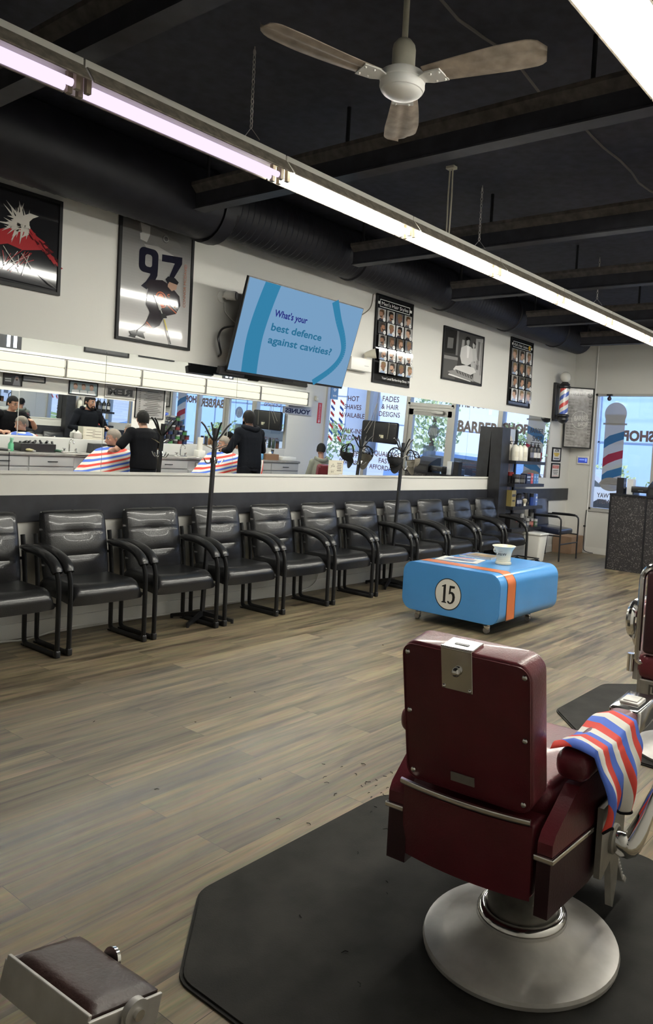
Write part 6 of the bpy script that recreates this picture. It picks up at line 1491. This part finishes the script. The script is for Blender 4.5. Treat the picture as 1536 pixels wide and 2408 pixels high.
def seated(label, loc, rz, skin, hairmat, headrot, cape=True, s=.97, hmat=CLOTHG, hood=False):
    """sits facing +y; hips about .52 high"""
    t = thing('person', label, 'person', loc, rz); P = lambda x,y,z: V((x*s,y*s,z*s)); zo = .50
    hc = P(0,.06,zo+.745); M3 = (M.Rotation(R(headrot[2]),3,'Z') @ M.Rotation(R(headrot[0]),3,'X'))
    tor = [(0,-.02,zo),(0,-.03,zo+.12),(0,-.02,zo+.28),(0,0,zo+.42),(0,.01,zo+.52),(0,.02,zo+.575)]; tr = [.165,.155,.155,.162,.142,.08]
    sh = [P(k*.165,.0,zo+.505) for k in (-1,1)]
    def torso(mb,g):
        mb.tube([P(*p) for p in tor],[(r_+g)*s for r_ in tr],18,ell=(1.08,.74),upv=(0,1,0))
        for q in sh: mb.sph(q,(.062+g)*s,n=12)
    def legs(mb,g):
        for k in (-1,1): chainr(mb,[P(k*.09,-.02,zo),P(k*.11,.24,zo+.02),P(k*.12,.44,zo+.01),P(k*.12,.47,zo-.17),P(k*.12,.45,.13)],[(r_+g)*s for r_ in (.09,.078,.06,.052,.04)])
    def arm(mb,g):
        for k, q in zip((-1,1),sh): chainr(mb,[q,P(k*.24,.02,zo+.24),P(k*.14,.26,zo+.16)],[(r_+g)*s for r_ in (.054,.044,.03)])
    b = MB(); torso(b,-.012); legs(b,-.008); arm(b,0); chainr(b,[P(0,.025,zo+.57),hc+P(0,-.02,-.06)],[.056*s,.05*s]); headm(b,hc,M3,s)
    for k in (-1,1): hand(b,P(k*.14,.26,zo+.16),(-k*.4,.9,-.1),(0,.1,-1),s); b.tube([P(k*.12,.42,.12),P(k*.12,.50,.115),P(k*.12,.60,.10)],[.036*s,.036*s,.028*s],10)
    remeshed(b,'body',skin,t)
    c = MB(); torso(c,.012); arm(c,.012); remeshed(c,'hoodie' if hood else 'shirt',hmat,t,.011,5)
    if hood: h_ = MB(); h_.tube(spline([P(-.09,.07,zo+.60),P(-.105,0,zo+.585),P(-.06,-.075,zo+.56),P(0,-.10,zo+.545),P(.06,-.075,zo+.56),P(.105,0,zo+.585),P(.09,.07,zo+.60)],5),[.018]*3+[.042]*25+[.018]*3,10,ell=(.8,1)); remeshed(h_,'hood',hmat,t,.011,4)
    c = MB(); legs(c,.012); remeshed(c,'trousers',DENIM,t,.012,4)
    for k in (-1,1): MB().box(P(k*.12,.50,.115),(.09,.26,.07),bev=.025).build('shoe',BLACKP,t)
    hairm(hc,M3,s,hairmat,t,back=-.085 if not cape else -.06); facebits(hc,M3,s,t,hairmat)
    if cape:
        mb = MB()
        def fn(i, j):
            th = 2*PI*i; sx, cy_ = math.cos(th), math.sin(th); jj = j
            rx = .062 + .30*min(1,jj/.45)**.7 + .06*max(0,jj-.45)
            ry = (.062 + .58*jj**.85) if cy_ > 0 else (.062 + .17*min(1,jj/.4)**.7)
            fr = max(0,cy_)
            z_side = 1.095 - .05*min(1,jj/.35) - .62*max(0,(jj-.33)/.67)**1.0
            z_front = 1.095 - .36*min(1,jj/.72) - .34*max(0,(jj-.72)/.28)**1.4
            z = z_side*(1-fr**1.5) + z_front*fr**1.5
            fold = .02*jj*math.sin(th*9+jj*3)
            return V((sx*(rx+fold), .045+cy_*(ry+fold), z*s/.97+.0*fold))
        mb.grid(fn,72,26,closeu=True)
        q = mb.build('cape', CAPE, t, smooth=80)
        a = Art((-.12,.56,.70),(1,0,0),(0,.55,.83)); 
        MB().tube([V((.07*math.cos(x),.045+.07*math.sin(x),1.10*s/.97)) for x in [2*PI*i/20 for i in range(20)]],.012,8,closed=True).build('cape_collar', CLOTHB, t)
    return t
seated('person with grey hair under a striped cape, in front of the black T-shirt barber', (4.33,6.05,-.0), R(180), SKIN, HAIRG, (-12,0,10))
seated('person under a striped cape, mostly hidden by the barber in the hoodie', (4.33,7.98,0), R(180), SKIN_T, HAIRG, (-10,0,0))
seated('person in a grey-green hooded top seated in a maroon barber chair by the front window', (4.28,10.15,0), R(-62), SKIN_T, HAIRB, (-22,0,25), cape=False, hood=True, s=.955)
for lab, y, a_ in (('maroon barber chair with a caped customer near the black T-shirt barber',5.98,176),('maroon barber chair with a caped customer behind the hoodie barber',7.90,184)):
    dup(bc, (4.31,y+.03,0), R(a_), lab)
dup(bc, (4.20,10.10,0), R(-66), 'maroon barber chair with chrome headrest plate, seen from behind in the mirror by the window')
# striped cloth hung on the drawers
mb = MB()
mb.grid(lambda i,j: V((5.03 - .012*math.sin(i*14) - .02*math.sin(j*PI), 9.22 + .20*i*(1-.35*j) + .03*j, .915 - .36*j)),30,20,uvf=lambda u,v:(u*.24+.03*v,v))
tt = thing('barber_towel','striped cloth hanging over the front of the station drawers by the window','towel',(0,0,0)); mb.build('cloth', TOWEL, tt, smooth=80)
# ================================================================== outside, through the shop front
def noise2(name, c0, c1, sc, rough=.9):
    mt = mat(name, c0, rough); n = mt.node_tree; b = n.nodes['Principled BSDF']
    t = n.nodes.new('ShaderNodeTexCoord'); z = n.nodes.new('ShaderNodeTexNoise'); z.inputs['Scale'].default_value = sc; z.inputs['Detail'].default_value = 5
    r = n.nodes.new('ShaderNodeValToRGB'); r.color_ramp.elements[0].position=.38; r.color_ramp.elements[1].position=.62; r.color_ramp.elements[0].color=(*c0,1); r.color_ramp.elements[1].color=(*c1,1)
    n.links.new(t.outputs['Object'],z.inputs['Vector']); n.links.new(z.outputs['Fac'],r.inputs[0]); n.links.new(r.outputs[0],b.inputs['Base Color']); return mt
o = MB().b2((-40,YF+.2,-.35),(60,90,-.12)).build('pavement', noise2('pavement_pale',(.42,.42,.43),(.50,.50,.50),.6), smooth=0); struct(o); o.name = 'ground'
o = MB().b2((-40,18.2,-.12),(60,18.6,-.06)).b2((-40,16.2,-.12),(60,17.6,-.06)).build('grass_strip', noise2('grass',(.13,.20,.05),(.24,.30,.09),3), smooth=0); setp(o,'strips of green grass beyond the parking lot','grass',kind='stuff')
SID = mat('pale_siding',(.36,.52,.80),.6)
def hall(name,label,x0,x1,y,h,col,step):
    t = thing(name,label,'building',((x0+x1)/2,y,-.1))
    w2 = (x1-x0)/2
    MB().b2((-w2,0,0),(w2,9,h)).build('wall', col, t, smooth=0)
    mb = MB(); x = -w2
    while x < w2: mb.b2((x,-.03,0),(x+.05,0,h)); x += step
    for z in (h*.30,h*.62,h*.80): mb.b2((-w2,-.03,z),(w2,0,z+.05))
    mb.build('panel_seams', flat((.16,.22,.34)), t, smooth=0)
    MB().b2((-w2-.1,-.15,h),(w2+.1,9.1,h+.25)).build('roof_edge', flat((.45,.5,.6)), t, smooth=0)
hall('warehouse','pale blue metal-sided warehouse across the street on the left',-34,-1.5,25,7.5,SID,2.4)
hall('warehouse','white industrial building farther along the street',-.5,26,38,6.5,mat('white_siding',(.62,.68,.78),.7),3.4)
hall('warehouse','long white building behind the trees on the right',27,58,36,5.5,mat('cream_siding',(.66,.66,.66),.7),4.0)
LEAF = [noise2('leaf_a',(.20,.30,.11),(.42,.50,.24),9), noise2('leaf_b',(.26,.35,.15),(.48,.55,.30),9)]
BARK = mat('bark',(.10,.07,.05),.9)
def tree(label,x,y,h,r_,mt,seed,grp='trees across the street',name='tree',cat='tree'):
    rg = random.Random(seed); t = thing(name,label,cat,(x,y,-.1),0,grp)
    if h > 2: MB().tube([(0,0,0),(.05,.02,h*.4),(0,.05,h*.75)],[.13,.10,.05],8).build('trunk',BARK,t)
    mb = MB()
    for k in range(520 if h > 2 else 260):
        while True:
            p = V((rg.uniform(-1,1),rg.uniform(-1,1),rg.uniform(-1,1)))
            if .35 < p.length < 1: break
        c = V((p.x*r_,p.y*r_,h*(.60 if h>2 else .5)+p.z*h*(.40 if h>2 else .5)))*(1); s = r_*rg.uniform(.07,.15)
        a_ = V((rg.gauss(0,1),rg.gauss(0,1),rg.gauss(0,1))).normalized(); b_ = a_.orthogonal().normalized(); d_ = a_.cross(b_)
        mb.poly([c-b_*s,c-d_*s*.6,c+b_*s,c+d_*s*.6])
    mb.build('crown',mt,t,smooth=0,nrm=False)
tree('pale green tree seen through the door glass in the mirror',10.2,22,3.5,1.0,LEAF[1],2)
tree('broad green hedge bush across the street, behind the walk-in hours lettering',18.2,25,1.9,1.35,LEAF[0],3)
tree('thin tall tree beyond the shop name lettering, by the corner',8.6,28,4.8,.8,LEAF[1],4)
tree('small round tree in front of the white building',11.2,29.5,2.6,.9,LEAF[0],5)
for k in range(7):
    tree('low leafy shrub at the warehouse wall, %s from the left'%['first','second','third','fourth','fifth','sixth','seventh'][k],-12.5+1.7*k,23.6-.2*(k%2),1.25+.2*(k%3),.78,LEAF[k%2],20+k,'shrubs along the warehouse','shrub','shrub')
# parked cars
def car(label,x,y,col,L=4.3):
    t = thing('car',label,'car',(x,y,-.12),0,'cars parked outside')
    MB().prism([(-L/2,.3),(-L/2+.1,.78),(-L*.27,.90),(-L*.15,1.38),(L*.2,1.40),(L*.36,.94),(L/2-.05,.82),(L/2,.35)],-.85,.85,U=(1,0,0),W=(0,0,1),N=(0,-1,0)).build('body',mat('car_paint_%d'%int(x*10),col,.25,coat=.6),t,smooth=0)
    MB().prism([(-L*.235,.94),(-L*.14,1.30),(L*.185,1.32),(L*.30,.96)],-.86,.86,U=(1,0,0),W=(0,0,1),N=(0,-1,0)).build('window',flat((.03,.04,.05),.1),t,smooth=0)
    for xx in (-L*.3,L*.3):
        for s in (-1,1): MB().cyl((xx,s*.70,.32),(xx,s*.88,.32),.32,22).cyl((xx,s*.88,.32),(xx,s*.89,.32),.19,16).build('wheel',BLACKP,t)
car('blue car parked outside the door',3.9,15.0,(.10,.22,.50)); car('silver car parked across the lot',-3.6,19.5,(.4,.42,.45))
pb = MB().cyl((1.0,34,-.1),(1.0,34,8),.12,8).b2((-.2,33.95,7.0),(2.2,34.05,7.15)).build('utility_pole',BARK); setp(pb,'wooden utility pole with a cross arm by the street','pole')
pw = MB()
for z in (6.2,6.9): pw.tube([(-34+4*i,22.5,z-.25*math.sin(PI*(i%5)/5)) for i in range(22)],.02,4)
setp(pw.build('power_line',BLACKP),'pair of power lines crossing in front of the warehouse','power line')
